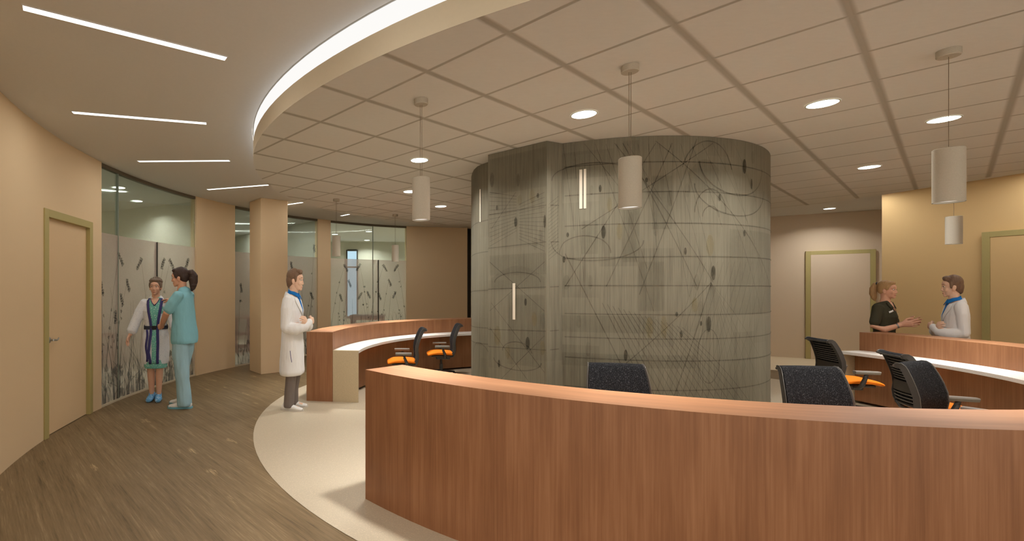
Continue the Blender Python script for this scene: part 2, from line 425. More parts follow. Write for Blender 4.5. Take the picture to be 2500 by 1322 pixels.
# corridor ceiling with the round opening
b = MB(); n = 160
def edge_r(a):   # out to a big rectangle
    return 11.5
b.grid([[pol(C, r, 2*pi*k/n, ZC) for r in (RCL+.012, 7.0, 11.5)] for k in range(n)], closed_u=True)
o = b.build('ceiling', 'ceil', smooth=0)
struct(o, 'taupe plaster ceiling over the curved corridor', 'ceiling')
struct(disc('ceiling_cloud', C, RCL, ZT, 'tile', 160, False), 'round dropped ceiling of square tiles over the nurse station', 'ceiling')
struct(disc('ceiling_lid', C, RCL+.012, ZC+.01, 'ceil', 96, False), 'slab above the dropped round ceiling', 'ceiling')
b = MB(); n = 160
b.grid([[pol(C, r, 2*pi*k/n, z) for r, z in ((RCL, ZT), (RCL, ZF), (RCL-.05, ZF))] for k in range(n)], closed_u=True)
struct(b.build('trim_1', 'fascia', smooth=30), 'tan fascia band around the edge of the round ceiling', 'trim')
b = MB(); b.grid([[pol(C, RCL-.004, 2*pi*k/n, z) for z in (ZF, ZC)] for k in range(n)], closed_u=True)
finish(b.build('cove_light', 'cove_lit', smooth=30), 'white glowing cove band curving around the rim of the round tile ceiling', 'light')

# outer curved wall, cut by glass bays
def aw(px): return ang(ray_circ(px, WC, RW), WC)
def unw(a): return a if a > -pi/2*.2 else a+2*pi
G1 = (unw(aw(248)), unw(aw(479))); G2 = (unw(aw(574)), unw(aw(776))); G3 = (unw(aw(807.5)), unw(aw(993)))
D1 = (unw(aw(107)), unw(aw(224)))
def wall(name, a0, a1, label, mat='wall', r0=RW, th=.12, z1=ZC, n=24):
    b = MB(); b.sector(WC, r0, r0+th, a0, a1, 0, z1, n); return struct(b.build(name, mat, smooth=30), label, 'wall')
DW = D1[1]; DE = D1[0]
wall('wall_left', radians(223), DE, 'tan curved corridor wall before the first door')
wall('wall_middle', DW, G1[0], 'strip of tan curved wall between the door and the first glass bay', n=8)
b = MB(); b.sector(WC, RW, RW+.12, DE, DW, 2.40, ZC, 12)
struct(b.build('wall_overdoor', 'wall', smooth=30), 'tan curved wall above the olive framed door', 'wall')
wall('wall_pier', G1[1], G2[0], 'tan wall pier between first and second glass bays', n=10)
wall('wall_slim', G2[1], G3[0], 'slim tan wall pier between second and third glass bays', n=6)
wall('wall_back', G3[1], aw(1141), 'tan wall closing the corridor behind the far counter', n=16)
wall('wall_far', aw(1153), radians(52), 'tan wall hidden behind the round core', n=24)
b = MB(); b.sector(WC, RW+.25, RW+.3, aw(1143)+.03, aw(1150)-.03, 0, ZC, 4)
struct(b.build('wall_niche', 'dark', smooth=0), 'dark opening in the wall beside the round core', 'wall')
# column
cm = at(637, 915, 0); ca = atan2(.31, .44)
b = MB(); ctr = cm.xy+Vector((cos(ca), sin(ca)))*.275+Vector((-sin(ca), cos(ca)))*.275
b.box((ctr.x, ctr.y, ZC/2), (.55, .55, ZC), ca)
struct(b.build('wall_column', 'wall', smooth=0, bevel=.006), 'square tan column standing free at the corridor edge', 'column')
# side wall on the far right and the recessed wall
RR = 6.45
def cw(px): return ang(ray_circ(px, C, RR), C)
b = MB(); aR = cw(2153)
b.sector(C, RR, RR+.15, radians(-62), aR, 0, ZC, 36)
struct(b.build('wall_right', 'wall_gold', smooth=30), 'tan wall curving behind the two talking staff', 'wall')
p0, p1 = Vector((8.7, 12.1)), Vector((12.2, 9.62)); d = (p1-p0).normalized()
b = MB(); mid = (p0+p1)/2; b.box((mid.x, mid.y, ZC/2), ((p1-p0).length, .14, ZC), atan2(d.y, d.x))
struct(b.build('wall_recess', 'wall2', smooth=0), 'dim beige wall set back in the recess', 'wall')
# a close off behind the recess edge
q = ray_circ(2153, C, RR+.15); b = MB(); e = Vector((12.2, 9.7)); mid = (q+e)/2
b.box((mid.x+.06, mid.y-.06, ZC/2), ((e-q).length, .1, ZC), atan2(e.y-q.y, e.x-q.x))
struct(b.build('wall_return', 'wall2', smooth=0), 'return wall closing the recess side', 'wall')
b = MB(); b.sector(C, 8.2, 8.3, radians(45), radians(72), 0, ZC, 12)
struct(b.build('wall_rear', 'wall2', smooth=30), 'beige wall behind the round core', 'wall')

# room partitions and far walls behind the glass
def slab(name, p, q, label, mat='room_wall', z0=0, z1=ZC, th=.1):
    p, q = Vector(p), Vector(q); m = (p+q)/2; b = MB(); b.box((m.x, m.y, (z0+z1)/2), ((q-p).length, th, z1-z0), atan2(q.y-p.y, q.x-p.x))
    return struct(b.build(name, mat, smooth=0), label, 'wall')
pA = pol(WC, RW+.2, (G1[1]*.6+G2[0]*.4)); slab('wall_partition', pA, (-8.6, 12.2), 'pale green partition seen through the first glass bay')
pB = pol(WC, RW+.2, (G2[1]+G3[0])/2); slab('wall_divider', pB, pB+Vector((-.634, .774))*6.2, 'pale green partition seen through the second glass bay')
slab('wall_room_rear', (-5.2, 17.6), (4.2, 17.6), 'pale rear wall of the third room with a tall window')
slab('wall_room_side', (3.4, 13.6), (2.6, 17.6), 'pale side wall of the third room')
b = MB(); b.sector(WC, 12.4, 12.5, radians(200), radians(118), 0, ZC, 30)
struct(b.build('wall_outer', 'room_wall', smooth=30), 'pale outer wall of the rooms behind the glass', 'wall')
b = MB(); n = 60
b.grid([[pol(WC, r, A0+(A1-A0)*i/n, ZC+.004) for r in (RW-.02, 13)] for i in range(n+1)])
o = b.build('ceiling_rooms', 'tile_room', smooth=0, fix=False)
if o.data.polygons[0].normal.z > 0: o.data.flip_normals()
struct(o, 'pale tiled ceiling of the rooms behind the glass', 'ceiling')

# ------------------------------------------------------------------ glass bays with frosted film and grass prints
FILM_Z = 2.36
def ribbon(b, R, pts, w, mi=0):
    """thin ribbon on the cylinder (WC, R) through (angle, z) points"""
    L = []
    for i, (a, z) in enumerate(pts):
        a2, z2 = pts[min(i+1, len(pts)-1)]; a1, z1 = pts[max(i-1, 0)]
        t = Vector(((a2-a1)*R, z2-z1)); t = t.normalized() if t.length > 1e-6 else Vector((0, 1))
        nrm = Vector((-t.y, t.x)); ww = w[i] if hasattr(w, '__len__') else w
        L.append([pol(WC, R, a+s*nrm.x*ww/R, z+s*nrm.y*ww) for s in (-1, 1)])
    b.grid(L, mi=mi)
def blob(b, R, a, z, ra, rz, rot, mi=0, n=14):
    pts = []
    for k in range(n):
        t = 2*pi*k/n; j = 1+.22*sin(3*t+a*50)+random.uniform(-.1, .1)
        x, y = ra*cos(t)*j, rz*sin(t)*j
        xx, yy = x*cos(rot)-y*sin(rot), x*sin(rot)+y*cos(rot)
        pts.append(pol(WC, R, a-xx/R, z+yy))
    b.face(pts, mi=mi)
def plant_z(px, py):
    p = ray_circ(px, WC, RW); return EYE+p.y*(CY-py)/F
def glass_bay(k, g, seams, stems, nlow, label):
    a0, a1 = g
    root = empty('window_%d' % k, pol(WC, RW, (a0+a1)/2, 0), 0, label, 'glass wall', None, 'structure')
    def put(b, name, mat):
        o = b.build(name, mat, smooth=30); o.parent = root; o.matrix_parent_inverse = Matrix.Translation(-root.location); return o
    b = MB(); b.sector(WC, RW+.035, RW+.047, a0, a1, .02, ZC-.03, 24); put(b, 'glass_pane', 'glass')
    b = MB(); b.sector(WC, RW+.02, RW+.08, a0, a1, ZC-.05, ZC, 24); put(b, 'head_channel', 'head_trim')
    b = MB(); b.sector(WC, RW+.01, RW+.08, a0, a1, 0, .025, 24); put(b, 'sill_channel', 'fascia')
    n = 24; b = MB(); b.grid([[pol(WC, RW+.031, a0+(a1-a0)*i/n, z) for z in (.025, FILM_Z)] for i in range(n+1)]); put(b, 'frosted_film', 'film')
    for px, dark in seams:
        a = unw(aw(px)); b = MB(); b.sector(WC, RW+.02, RW+.06, a-(.0016 if dark else .0005), a+(.0016 if dark else .0005), .02, FILM_Z if dark else ZC-.05, 1)
        put(b, 'glass_joint', 'mullion' if dark else 'glass_edge')
    b = MB(); R = RW+.026
    for px, py, bx, lean in stems:
        a, z = unw(aw(px)), plant_z(px, py); ab = unw(aw(bx)); 
        P = [(ab+(a-ab)*(t**1.8), .05+(z-.05)*t) for t in [i/16 for i in range(17)]]
        ribbon(b, R, P, [.006-.0035*i/16 for i in range(17)])
        for q in range(5):
            blob(b, R, a-lean*.012*q/RW*2+random.uniform(-.001, .001), z+.04-.035*q, .028+random.uniform(0, .012), .03, lean*.8+random.uniform(-.3, .3))
        for q in range(3):
            i = random.randint(7, 13); blob(b, R, P[i][0]+random.uniform(-.006, .006), P[i][1], .012+random.random()*.012, .026, random.uniform(-1, 1))
    n1 = len(b.bm.faces); c = b; span = abs(a1-a0)
    lo, hi = min(a0, a1)+.008, max(a0, a1)-.008
    for q in range(nlow):
        a = random.uniform(lo, hi); h = random.uniform(.25, 1.0)*(1 if random.random() < .8 else 1.6); ln = random.gauss(0, .03)
        P = [(max(lo, min(hi, a+ln*(t**2))), .03+h*t) for t in [i/8 for i in range(9)]]
        ribbon(b if q % 2 else c, R+(.0012 if q % 2 else 0), P, [random.uniform(.009, .026)*(1-.85*i/8) for i in range(9)])
    for q in range(nlow//2):
        blob(c, R-.001, random.uniform(lo+.012, hi-.012), random.uniform(.06, .55), random.uniform(.02, .06), random.uniform(.03, .08), random.uniform(-1, 1))
    b.bm.faces.ensure_lookup_table()
    for f in list(b.bm.faces)[n1:]: f.material_index = 1
    put(b, 'grass_print', ['plant', 'plant_soft'])
    return root
glass_bay(1, G1, [(293, 0), (387, 1)], [(294, 628, 262, 1), (349, 640, 372, -1), (418, 642, 378, 1), (314, 692, 280, .6), (300, 728, 284, .4), (404, 640, 372, -.7), (286, 770, 274, 0), (462, 640, 440, -.6), (252, 700, 256, .4)], 130,
          'tall curved glass bay with grass printed film behind the robed patient')
glass_bay(2, G2, [], [(712, 646, 690, .4), (768, 604, 760, .2), (760, 720, 742, .7), (590, 700, 584, .3), (735, 690, 748, -.5)], 60,
          'glass bay with printed film split by the square column')
glass_bay(3, G3, [(912, 0), (925, 1)], [(842, 652, 806, 1), (880, 650, 903, -1), (937, 652, 900, 1), (972, 652, 994, -1), (852, 690, 836, .7), (950, 688, 930, .7), (884, 720, 900, -1), (832, 725, 826, .5), (966, 718, 985, -.6), (926, 722, 925, .5), (898, 718, 905, .8)], 70,
          'glass bay with grass printed film above the far counter')

# ------------------------------------------------------------------ doors
def door(k, pa, pb, top, label, swing, recess=-.01, handle=True, mat='door', fd=.16):
    """pa, pb: outer frame corners on the floor, as seen left and right"""
    pa, pb = Vector(pa), Vector(pb); m = (pa+pb)/2; w = (pb-pa).length; rz = atan2(pb.y-pa.y, pb.x-pa.x)
    r = empty('door_%d' % k, (m.x, m.y, 0), rz, label, 'door', None, 'structure'); fw = .085
    b = MB()
    b.box((-w/2+fw/2, 0, top/2), (fw, fd, top)); b.box((w/2-fw/2, 0, top/2), (fw, fd, top)); b.box((0, 0, top-fw/2), (w-2*fw, fd, fw))
    b.build('door_frame', 'olive', r, smooth=0, bevel=.004)
    b = MB(); b.box((0, recess, (top-fw+.008)/2), (w-2*fw-.006, .045, top-fw-.008)); b.build('door_leaf', mat, r, smooth=0)
    if handle:
        hx = -w/2+fw+.075 if swing < 0 else w/2-fw-.075
        b = MB(); y0 = recess-.0225
        b.lathe((0, 0, 0), [(.033, 0), (.033, .008), (.027, .014), (.012, .018), (.012, .05)], 24)
        bmesh.ops.rotate(b.bm, verts=b.bm.verts[:], cent=(0, 0, 0), matrix=Matrix.Rotation(pi/2, 3, 'X'))
        bmesh.ops.translate(b.bm, verts=b.bm.verts[:], vec=(hx, y0, 1.04))
        s = -swing
        b.tube([(hx, y0-.05, 1.04), (hx+s*.03, y0-.052, 1.038), (hx+s*.07, y0-.052, 1.032), (hx+s*.10, y0-.05, 1.04), (hx+s*.125, y0-.045, 1.052)], [.011, .011, .009, .008, .006], 12)
        b.build('door_handle', 'steel', r)
    return r
d0, d1 = pol(WC, RW+.065, D1[0]), pol(WC, RW+.065, D1[1])
door(1, d0, d1, 2.454, 'tan door in an olive frame with a silver lever on the curved wall', -1)
# recessed door: outer frame 1966..2137
def on_line(px, off=0):
    k = (px-CX)/F; nrm = Vector((d.y, -d.x)); P = p0+nrm*(.07+off)
    # intersect (k*y, y) with P + t d
    t = (P.x-k*P.y)/(k*d.y-d.x); return P+d*t
door(2, on_line(1966), on_line(2137), 2.45, 'dim beige door in an olive frame in the far recess', 1, -.03, False, 'wall2', .11)
da = ray_circ(2405, C, RR); tang = Vector((sin(ang(da, C)), -cos(ang(da, C)))); db = da+tang*1.12
door(3, da, db, 2.47, 'tan door in an olive frame behind the white coated man', 1, -.045, False, 'wall_gold', .15)

# ================================================================== CORE with mural
KC, KR = Vector((2.84, 6.33)), 1.905
out = []
for i in range(101):
    a = radians(75-(75+119)*i/100); out.append(KC+Vector((cos(a), sin(a)))*KR)
out += [Vector(p) for p in ((1.736, 4.585), (1.30, 5.06), (1.385, 5.345))]
left = [(1.335, 5.43), (1.30, 5.54), (1.296, 5.7), (1.315, 5.88), (1.345, 6.06), (1.43, 6.4), (1.6, 6.9), (1.85, 7.35), (2.2, 7.8), (2.6, 8.1), (3.0, 8.22)]
out += [Vector(p) for p in left]
dist = [0]
for i in range(1, len(out)): dist.append(dist[-1]+(out[i]-out[i-1]).length)
core = empty('mural_core', (2.7, 6.4, 0), 0, 'large round grey timber clad core with printed lines and ovals, rising to the tiles', 'core')
def under(o, root): o.parent = root; o.matrix_parent_inverse = Matrix.Translation(-root.location); return o
b = MB(); P = [[(p.x, p.y, 0), (p.x, p.y, ZT-.002)] for p in out]
b.grid(P, uv=lambda i, j: (dist[min(i, len(dist)-1)], 0 if j == 0 else ZT))
b.face([(out[0].x, out[0].y, 0), (out[-1].x, out[-1].y, 0), (out[-1].x, out[-1].y, ZT-.002), (out[0].x, out[0].y, ZT-.002)])
under(b.build('cladding', 'core', smooth=40), core)
def core_pt(u, z, off):
    u = max(0, min(dist[-1]-1e-4, u)); i = 0
    while i < len(dist)-2 and dist[i+1] < u: i += 1
    p = out[i].lerp(out[i+1], (u-dist[i])/(dist[i+1]-dist[i])); t = (out[i+1]-out[i]).normalized(); nn = Vector((-t.y, t.x))
    if (p+nn*.1-Vector((2.7, 6.4))).length < (p-Vector((2.7, 6.4))).length: nn = -nn
    p = p+nn*(off+.003); return Vector((p.x, p.y, max(.002, min(ZT-.004, z))))
def core_uz(px, py):
    k = (px-CX)/F; best = None
    for i in range(len(out)-1):
        a, c = out[i], out[i+1]; e = c-a; den = e.x-k*e.y
        if abs(den) < 1e-9: continue
        t = (k*a.y-a.x)/den
        if -1e-6 <= t <= 1+1e-6:
            y = a.y+e.y*t
            if best is None or y < best[0]: best = (y, dist[i]+t*e.length)
    if best is None: return None
    return best[1], EYE+best[0]*(CY-py)/F
def cline(b, pts, w, off):
    L = []
    for i, (u, z) in enumerate(pts):
        a, c = pts[max(i-1, 0)], pts[min(i+1, len(pts)-1)]; t = Vector((c[0]-a[0], c[1]-a[1])).normalized(); n2 = Vector((-t.y, t.x))
        L.append([core_pt(u+s*n2.x*w, z+s*n2.y*w, off) for s in (-1, 1)])
    b.grid(L)
def cseg(b, u0, z0, u1, z1, w, off=.0022, n=26): cline(b, [(u0+(u1-u0)*i/n, z0+(z1-z0)*i/n) for i in range(n+1)], w, off)
def coval(b, u, z, ru, rz, off=.003, n=20):
    ctr = core_pt(u, z, off); ring = [core_pt(u+ru*cos(2*pi*k/n), z+rz*sin(2*pi*k/n), off) for k in range(n)]
    for k in range(n): b.face([ctr, ring[k], ring[(k+1) % n]])
def carc(b, u, z, ru, rz, t0, t1, w, off=.0024, n=40): cline(b, [(u+ru*cos(t0+(t1-t0)*i/n), z+rz*sin(t0+(t1-t0)*i/n)) for i in range(n+1)], w, off)
uA = dist[100]  # where the arc meets the projection
rnd = random.Random(11)
b = MB(); cuts = []
for z in (.42, .66, .9, 1.14, 1.36, 1.62, 1.92, 2.2, 2.48, 2.74): cseg(b, .6, z, uA-.02, z+rnd.uniform(-.05, .05), .0055, .0020, 40)
for z in (.5, 1.02, 1.2, 1.62, 2.05, 2.4): cseg(b, uA+.05, z, uA+2.4, z-.08, .005, .0020, 30)
for (x0, y0, x1, y1) in ((1480, 560, 1898, 760), (1480, 840, 1895, 560), (1740, 690, 1500, 350), (1735, 690, 1890, 900), (1735, 690, 1640, 980), (1380, 700, 1600, 350), (1420, 560, 1740, 350), (1560, 980, 1380, 620), (1640, 350, 1480, 700), (1700, 340, 1560, 720), (1520, 350, 1700, 700), (1600, 345, 1880, 720), (1735, 690, 1440, 960)):
    A, B = core_uz(x0, y0), core_uz(x1, y1)
    if A and B: cseg(b, *A, *B, .004, .0026)
for i in range(16):
    A, B = core_uz(1470+i*13, 740+i*4), core_uz(1590+i*16, 985)
    if A and B: cseg(b, *A, *B, .003, .0030)
for i in range(14):
    A, B = core_uz(1890-i*14, 640), core_uz(1800-i*16, 985)
    if A and B: cseg(b, *A, *B, .0016, .0030)
for i in range(14):   # fan from the hub
    A, B = core_uz(1735, 692), core_uz(1660+i*17, 985)
    if A and B: cseg(b, *A, *B, .0016, .0033)
for i in range(20):
    A, B = core_uz(1375+i*26, 352), core_uz(1330+i*26+rnd.uniform(60, 190), 352+rnd.uniform(120, 420))
    if A and B and abs(A[0]-B[0]) < 2: cseg(b, *A, *B, .002, .0034)
for i in range(13):
    A, B = core_uz(1196, 470+i*11), core_uz(1262, 480+i*7); A2, B2 = core_uz(1268, 500+i*7), core_uz(1330, 470+i*12)
    if A and B: cseg(b, *A, *B, .0028, .0031)
    if A2 and B2: cseg(b, *A2, *B2, .0028, .0031)
for i in range(16):
    A, B = core_uz(1338, 500+i*9), core_uz(1362, 480+i*9)
    if A and B: cseg(b, *A, *B, .0022, .0031)
for (x0, y0, x1, y1) in ((1196, 640, 1330, 760), (1196, 760, 1330, 640), (1200, 740, 1330, 910), (1196, 800, 1290, 930), (1330, 820, 1220, 930), (1200, 560, 1260, 470)):
    A, B = core_uz(x0, y0), core_uz(x1, y1)
    if A and B: cseg(b, *A, *B, .003, .0028)
def carc_px(b, px, py, rx, rz, t0, t1, w):
    A = core_uz(px, py)
    if A: carc(b, A[0], A[1], rx, rz, t0, t1, w)
carc_px(b, 1425, 620, .23, .17, 0, pi, .005); carc_px(b, 1440, 440, .38, .16, 0, pi, .005); carc_px(b, 1450, 590, .42, .18, pi, 2*pi, .005)
carc_px(b, 1730, 440, .28, .36, .1*pi, .9*pi, .005); carc_px(b, 1735, 520, .17, .22, 0, pi, .005); carc_px(b, 1735, 530, .09, .1, 0, pi, .004)
carc_px(b, 1800, 400, .45, .3, pi, 2*pi, .006); carc_px(b, 1800, 455, .5, .28, pi, 2*pi, .006); carc_px(b, 1730, 870, .12, .25, 0, 2*pi, .004)
carc_px(b, 1262, 690, .25, .1, 0, pi, .005); carc_px(b, 1262, 860, .16, .1, 0, pi, .005); carc_px(b, 1262, 880, .26, .1, pi, 2*pi, .005); carc_px(b, 1170, 880, .2, .2, 0, pi, .004)
cuts.append(len(b.bm.faces))
for (px, py, w, h) in ((1473, 567, 5.5, 16), (1816, 407, 4, 18), (1833, 450, 2, 13), (1756, 483, 2.5, 9), (1740, 667, 5, 18), (1729, 792, 5.5, 19), (1672, 614, 3, 9), (1527, 868, 4.5, 14), (1662, 816, 3, 9), (1260, 543, 3.5, 12), (1289, 838, 5, 15), (1331, 541, 3, 16), (1377, 634, 3, 8), (1465, 461, 3, 9), (1578, 440, 2, 6), (1284, 738, 3, 9), (1891, 446, 1.5, 12), (1891, 850, 1.5, 15), (1219, 888, 3, 9), (1386, 574, 2, 6), (1816, 570, 2, 8), (1710, 790, 2, 6), (1651, 768, 2, 6), (1214, 508, 2, 6), (1314, 478, 2, 6)):
    A = core_uz(px, py); B = core_uz(px+w, py); Cc = core_uz(px, py-h)
    if A and B: coval(b, A[0], A[1], max(.012, abs(B[0]-A[0])), Cc[1]-A[1], .0042)
cuts.append(len(b.bm.faces))
for (px, py, w, h) in ((1383, 690, 9, 18), (1441, 690, 5, 18), (1413, 785, 6, 16), (1436, 853, 6, 18), (1326, 785, 6, 20), (1700, 690, 7, 20), (1710, 755, 6, 20), (1540, 540, 6, 22), (1635, 485, 7, 20), (1677, 465, 6, 18), (1444, 465, 5, 12), (1266, 440, 4, 16), (1202, 440, 5, 18), (1570, 860, 4, 14), (1600, 560, 6, 18), (1836, 385, 4, 16), (1320, 575, 5, 14), (1307, 595, 6, 16)):
    A = core_uz(px, py); B = core_uz(px+w, py); Cc = core_uz(px, py-h)
    if A and B: coval(b, A[0], A[1], max(.015, abs(B[0]-A[0])), Cc[1]-A[1], .0038)
def wash(x0, y0, x1, y1, arch=False):
    A, B = core_uz(x0, y0), core_uz(x1, y1)
    if not (A and B): return
    u0, u1 = sorted((A[0], B[0])); z1, z0 = A[1], B[1]; n = 10
    b.grid([[core_pt(u0+(u1-u0)*i/n, z, .0014) for z in (z0, (z1 + (.12*sin(pi*i/n) if arch else 0)))] for i in range(n+1)])
for w_ in ((1196, 390, 1334, 455), (1196, 625, 1334, 670), (1200, 680, 1330, 706, True), (1372, 375, 1498, 430), (1420, 540, 1460, 620), (1560, 640, 1620, 760), (1680, 420, 1760, 470, True), (1370, 770, 1600, 815), (1590, 430, 1640, 560), (1520, 345, 1560, 640), (1780, 560, 1880, 760), (1240, 720, 1330, 900), (1370, 860, 1700, 900)): wash(*w_)
cuts.append(len(b.bm.faces))
for (px, py, w, h) in ((1215, 820, 8, 24), (1305, 780, 6, 18), (1300, 480, 6, 18), (1488, 500, 6, 18), (1732, 600, 9, 26), (1585, 800, 9, 26), (1620, 800, 8, 28), (1240, 860, 6, 18), (1325, 850, 6, 18), (1270, 490, 5, 14), (1695, 745, 7, 18), (1512, 566, 7, 20)):
    A = core_uz(px, py); B = core_uz(px+w, py); Cc = core_uz(px, py-h)
    if A and B: coval(b, A[0], A[1], max(.015, abs(B[0]-A[0])), Cc[1]-A[1], .0034)
cuts.append(len(b.bm.faces))
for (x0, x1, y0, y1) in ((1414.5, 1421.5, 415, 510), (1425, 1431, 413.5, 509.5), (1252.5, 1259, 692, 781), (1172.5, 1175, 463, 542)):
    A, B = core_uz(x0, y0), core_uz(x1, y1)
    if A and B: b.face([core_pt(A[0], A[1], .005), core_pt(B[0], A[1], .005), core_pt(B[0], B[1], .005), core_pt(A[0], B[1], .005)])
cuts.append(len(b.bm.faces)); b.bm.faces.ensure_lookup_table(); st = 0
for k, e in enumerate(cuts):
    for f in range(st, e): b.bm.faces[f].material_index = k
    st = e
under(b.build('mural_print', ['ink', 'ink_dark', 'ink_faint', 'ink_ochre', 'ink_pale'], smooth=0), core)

# ================================================================== DESKS (a ring of three runs)
def desk(name, a0, a1, label, counter, ends):
    r = empty(name, (0, 0, 0), 0, label, 'desk', 'curved desk runs of the nurse station')
    L = abs(a1-a0); n = max(12, int(L/radians(1.6)))
    b = MB(); b.sector(C, RI, RO, a0, a1, 0, DESK_Z-.03, n); b.build('desk_front', 'desk', r, 30)
    b = MB(); b.sector(C, RI, RO, a0, a1, DESK_Z-.03, DESK_Z, n); b.build('desk_cap', 'desk', r, 30)
    sg = 1 if a1 > a0 else -1
    b = MB(); b.sector(C, RI-.15, RI, a0+sg*.014, a1, .04, CNT_Z-.04, n); b.build('knee_panel', 'desk', r, 30)
    if counter:
        b = MB(); b.sector(C, RCI, RI, a0+sg*.012, a1, CNT_Z-.042, CNT_Z, n); b.build('work_counter', 'counter', r, 30, bevel=.003)
        for e in ends:
            s = 1 if a1 > a0 else -1
            aa, ab = (a0, a0+s*.045/RI) if e == 0 else (a1-s*.045/RI, a1)
            b = MB(); b.sector(C, RCI+.005, RI-.002, aa, ab, 0, CNT_Z-.001, 2); b.build('end_panel', 'panel', r, 30)
    return r
desk('front_desk', radians(-142), radians(-64), 'near curved wooden reception desk with its outer face to the viewer', True, (0,))
desk('far_desk', radians(171), radians(72), 'curved wooden desk with white counter running behind the core to the glass', True, (0,))
desk('side_desk', radians(9.2), radians(-40), 'curved wooden desk with white counter in front of the two talking staff', True, (0,))

# ================================================================== LIGHT FITTINGS
def linear(a, k, label):
    r0, r1, w = 5.06, 6.28, .062
    m = pol(C, (r0+r1)/2, a); o = empty('linear_light', (m.x, m.y, ZC), a, label, 'ceiling light', 'slim radial ceiling lights of the corridor')
    b = MB(); b.box((0, 0, -.0035), (r1-r0, w, .005)); b.build('diffuser', 'strip_lit', o, smooth=0)
    b = MB()
    for y in (-w/2-.003, w/2+.003): b.box((0, y, -.003), (r1-r0+.012, .006, .006))
    for x in (-(r1-r0)/2-.003, (r1-r0)/2+.003): b.box((x, 0, -.003), (.006, w, .006))
    b.build('trim_frame', 'ceil', o, smooth=0)
    light('area_lamp', 'AREA', (0, 0, -.012), 9, o, shape='RECTANGLE', size=r1-r0, size_y=w)
LL = ['nearest long strip light in the corridor ceiling', 'second strip light from the viewer along the corridor ceiling', 'third strip light, level above the first glass bay', 'fourth strip light, ending at the edge of the tile ceiling', 'strip light just beyond the square column', 'farthest short strip light above the slim pier']
for k, a in enumerate((-148.1, -165.3, 178.3, 161.3, 144.2, 127.4)): linear(radians(a), k, LL[k])
for a in (-131.5, -114.5, -97.5, -46, -29, -12, 5, 22, 110.5):
    m = pol(C, 5.67, radians(a)); o = light('corridor_lamp', 'AREA', (m.x, m.y, ZC-.012), 12 if -60 < a < 30 else 9, None, shape='RECTANGLE', size=1.22, size_y=.062); o.rotation_euler = (0, 0, radians(a))
def downlight(p, z, label, e=26, dia=.2, group='round recessed lights of the tile ceiling'):
    o = empty('downlight', (p[0], p[1], z), 0, label, 'ceiling light', group)
    b = MB(); b.lathe((0, 0, 0), [(dia/2-.008, -.004), (dia/2-.008, -.0015)], 40); b.build('lens', 'white_lit', o)
    b = MB(); b.lathe((0, 0, 0), [(dia/2-.008, -.005), (dia/2, -.005), (dia/2+.002, -.001)], 40, cap=False); b.build('trim_ring', 'white_lit' if False else 'room_ceil', o)
    light('disc_lamp', 'AREA', (0, 0, -.0065), e, o, shape='DISK', size=dia-.02, spread=radians(140))
for px, py, lb in ((1425.5, 279, 'round downlight in the tiles just left of the hanging lamp before the core'), (2008, 253, 'large round downlight in the tiles right of the core, nearest of that side'), (2304, 291, 'round downlight crossed by the cord of the nearest right pendant'), (2122, 408, 'round downlight low over the right desk beyond the core edge'), (1024, 391, 'round downlight directly above the left hanging lamp'), (1076, 504, 'round downlight far off near the core on the left'), (1001, 468, 'round downlight half hidden behind the left hanging lamp')):
    p = at(px, py, ZT); downlight(p, ZT, lb, e=22)
p = at(2025, 509.6, ZC); downlight(p, ZC, 'round downlight in the lowered soffit before the recessed door', 16, group='round lights outside the tile ceiling')
for px, py, lb in ((291, 458, 'first round light on the ceiling behind the first glass bay'), (335.5, 491, 'second round light on the ceiling behind the first glass bay'), (817.6, 572.6, 'round light in the far room beside the slim pier'), (900.5, 565.7, 'nearer round light high in the far room behind the third glass bay'), (896, 587, 'rear round light in the far room behind the third glass bay')):
    p = at(px, py, ZC); downlight(p, ZC, lb, 26, group='round lights outside the tile ceiling')
def pendant(p, label, two=True):
    o = empty('pendant_lamp', (p.x, p.y, ZT), 0, label, 'pendant lamp', 'drum pendants over the desk ring')
    z1, z0, r = 2.424-ZT, 2.108-ZT, .066
    b = MB(); b.lathe((0, 0, 0), [(.051, -.001), (.051, -.036), (.047, -.041)], 32); b.build('canopy', 'shade', o)
    b = MB(); b.lathe((0, 0, 0), [(r-.003, z0), (r, z0), (r, z1-.004), (r-.004, z1), (.006, z1)], 40, cap=False); b.lathe((0, 0, 0), [(r-.004, z0+.001), (r-.004, z1-.004)], 40, cap=False)
    b.build('drum_shade', 'shade', o)
    b = MB(); b.lathe((0, 0, 0), [(r-.005, z0+.012), (r-.005, z0+.014)], 40); b.build('bottom_diffuser', 'pend_lit', o)
    for x in ((-.006, .006) if two else (0,)):
        b = MB(); b.tube([(x, 0, -.04), (x*1.0, 0, z1)], .0016, 6); b.build('cord', 'cord', o)
    light('disc_lamp', 'AREA', (0, 0, z0+.008), 13, o, shape='DISK', size=.11, spread=radians(88))
for px, py, lb, two in ((1028, 243, 'linen drum pendant hanging left of the core over the near desk end', True), (1538, 161, 'linen drum pendant hanging right in front of the core', True), (2316, 122, 'largest looking linen drum pendant near the camera on the right', False), (821, 486, 'small looking drum pendant before the slim pier glass edge', True), (965, 524, 'small looking drum pendant before the third glass bay', True)):
    pendant(at(px, py, ZT), lb, two)
pendant(Vector((6.72, 5.5, 0)), 'drum pendant above the right desk, in front of the tan wall', False)

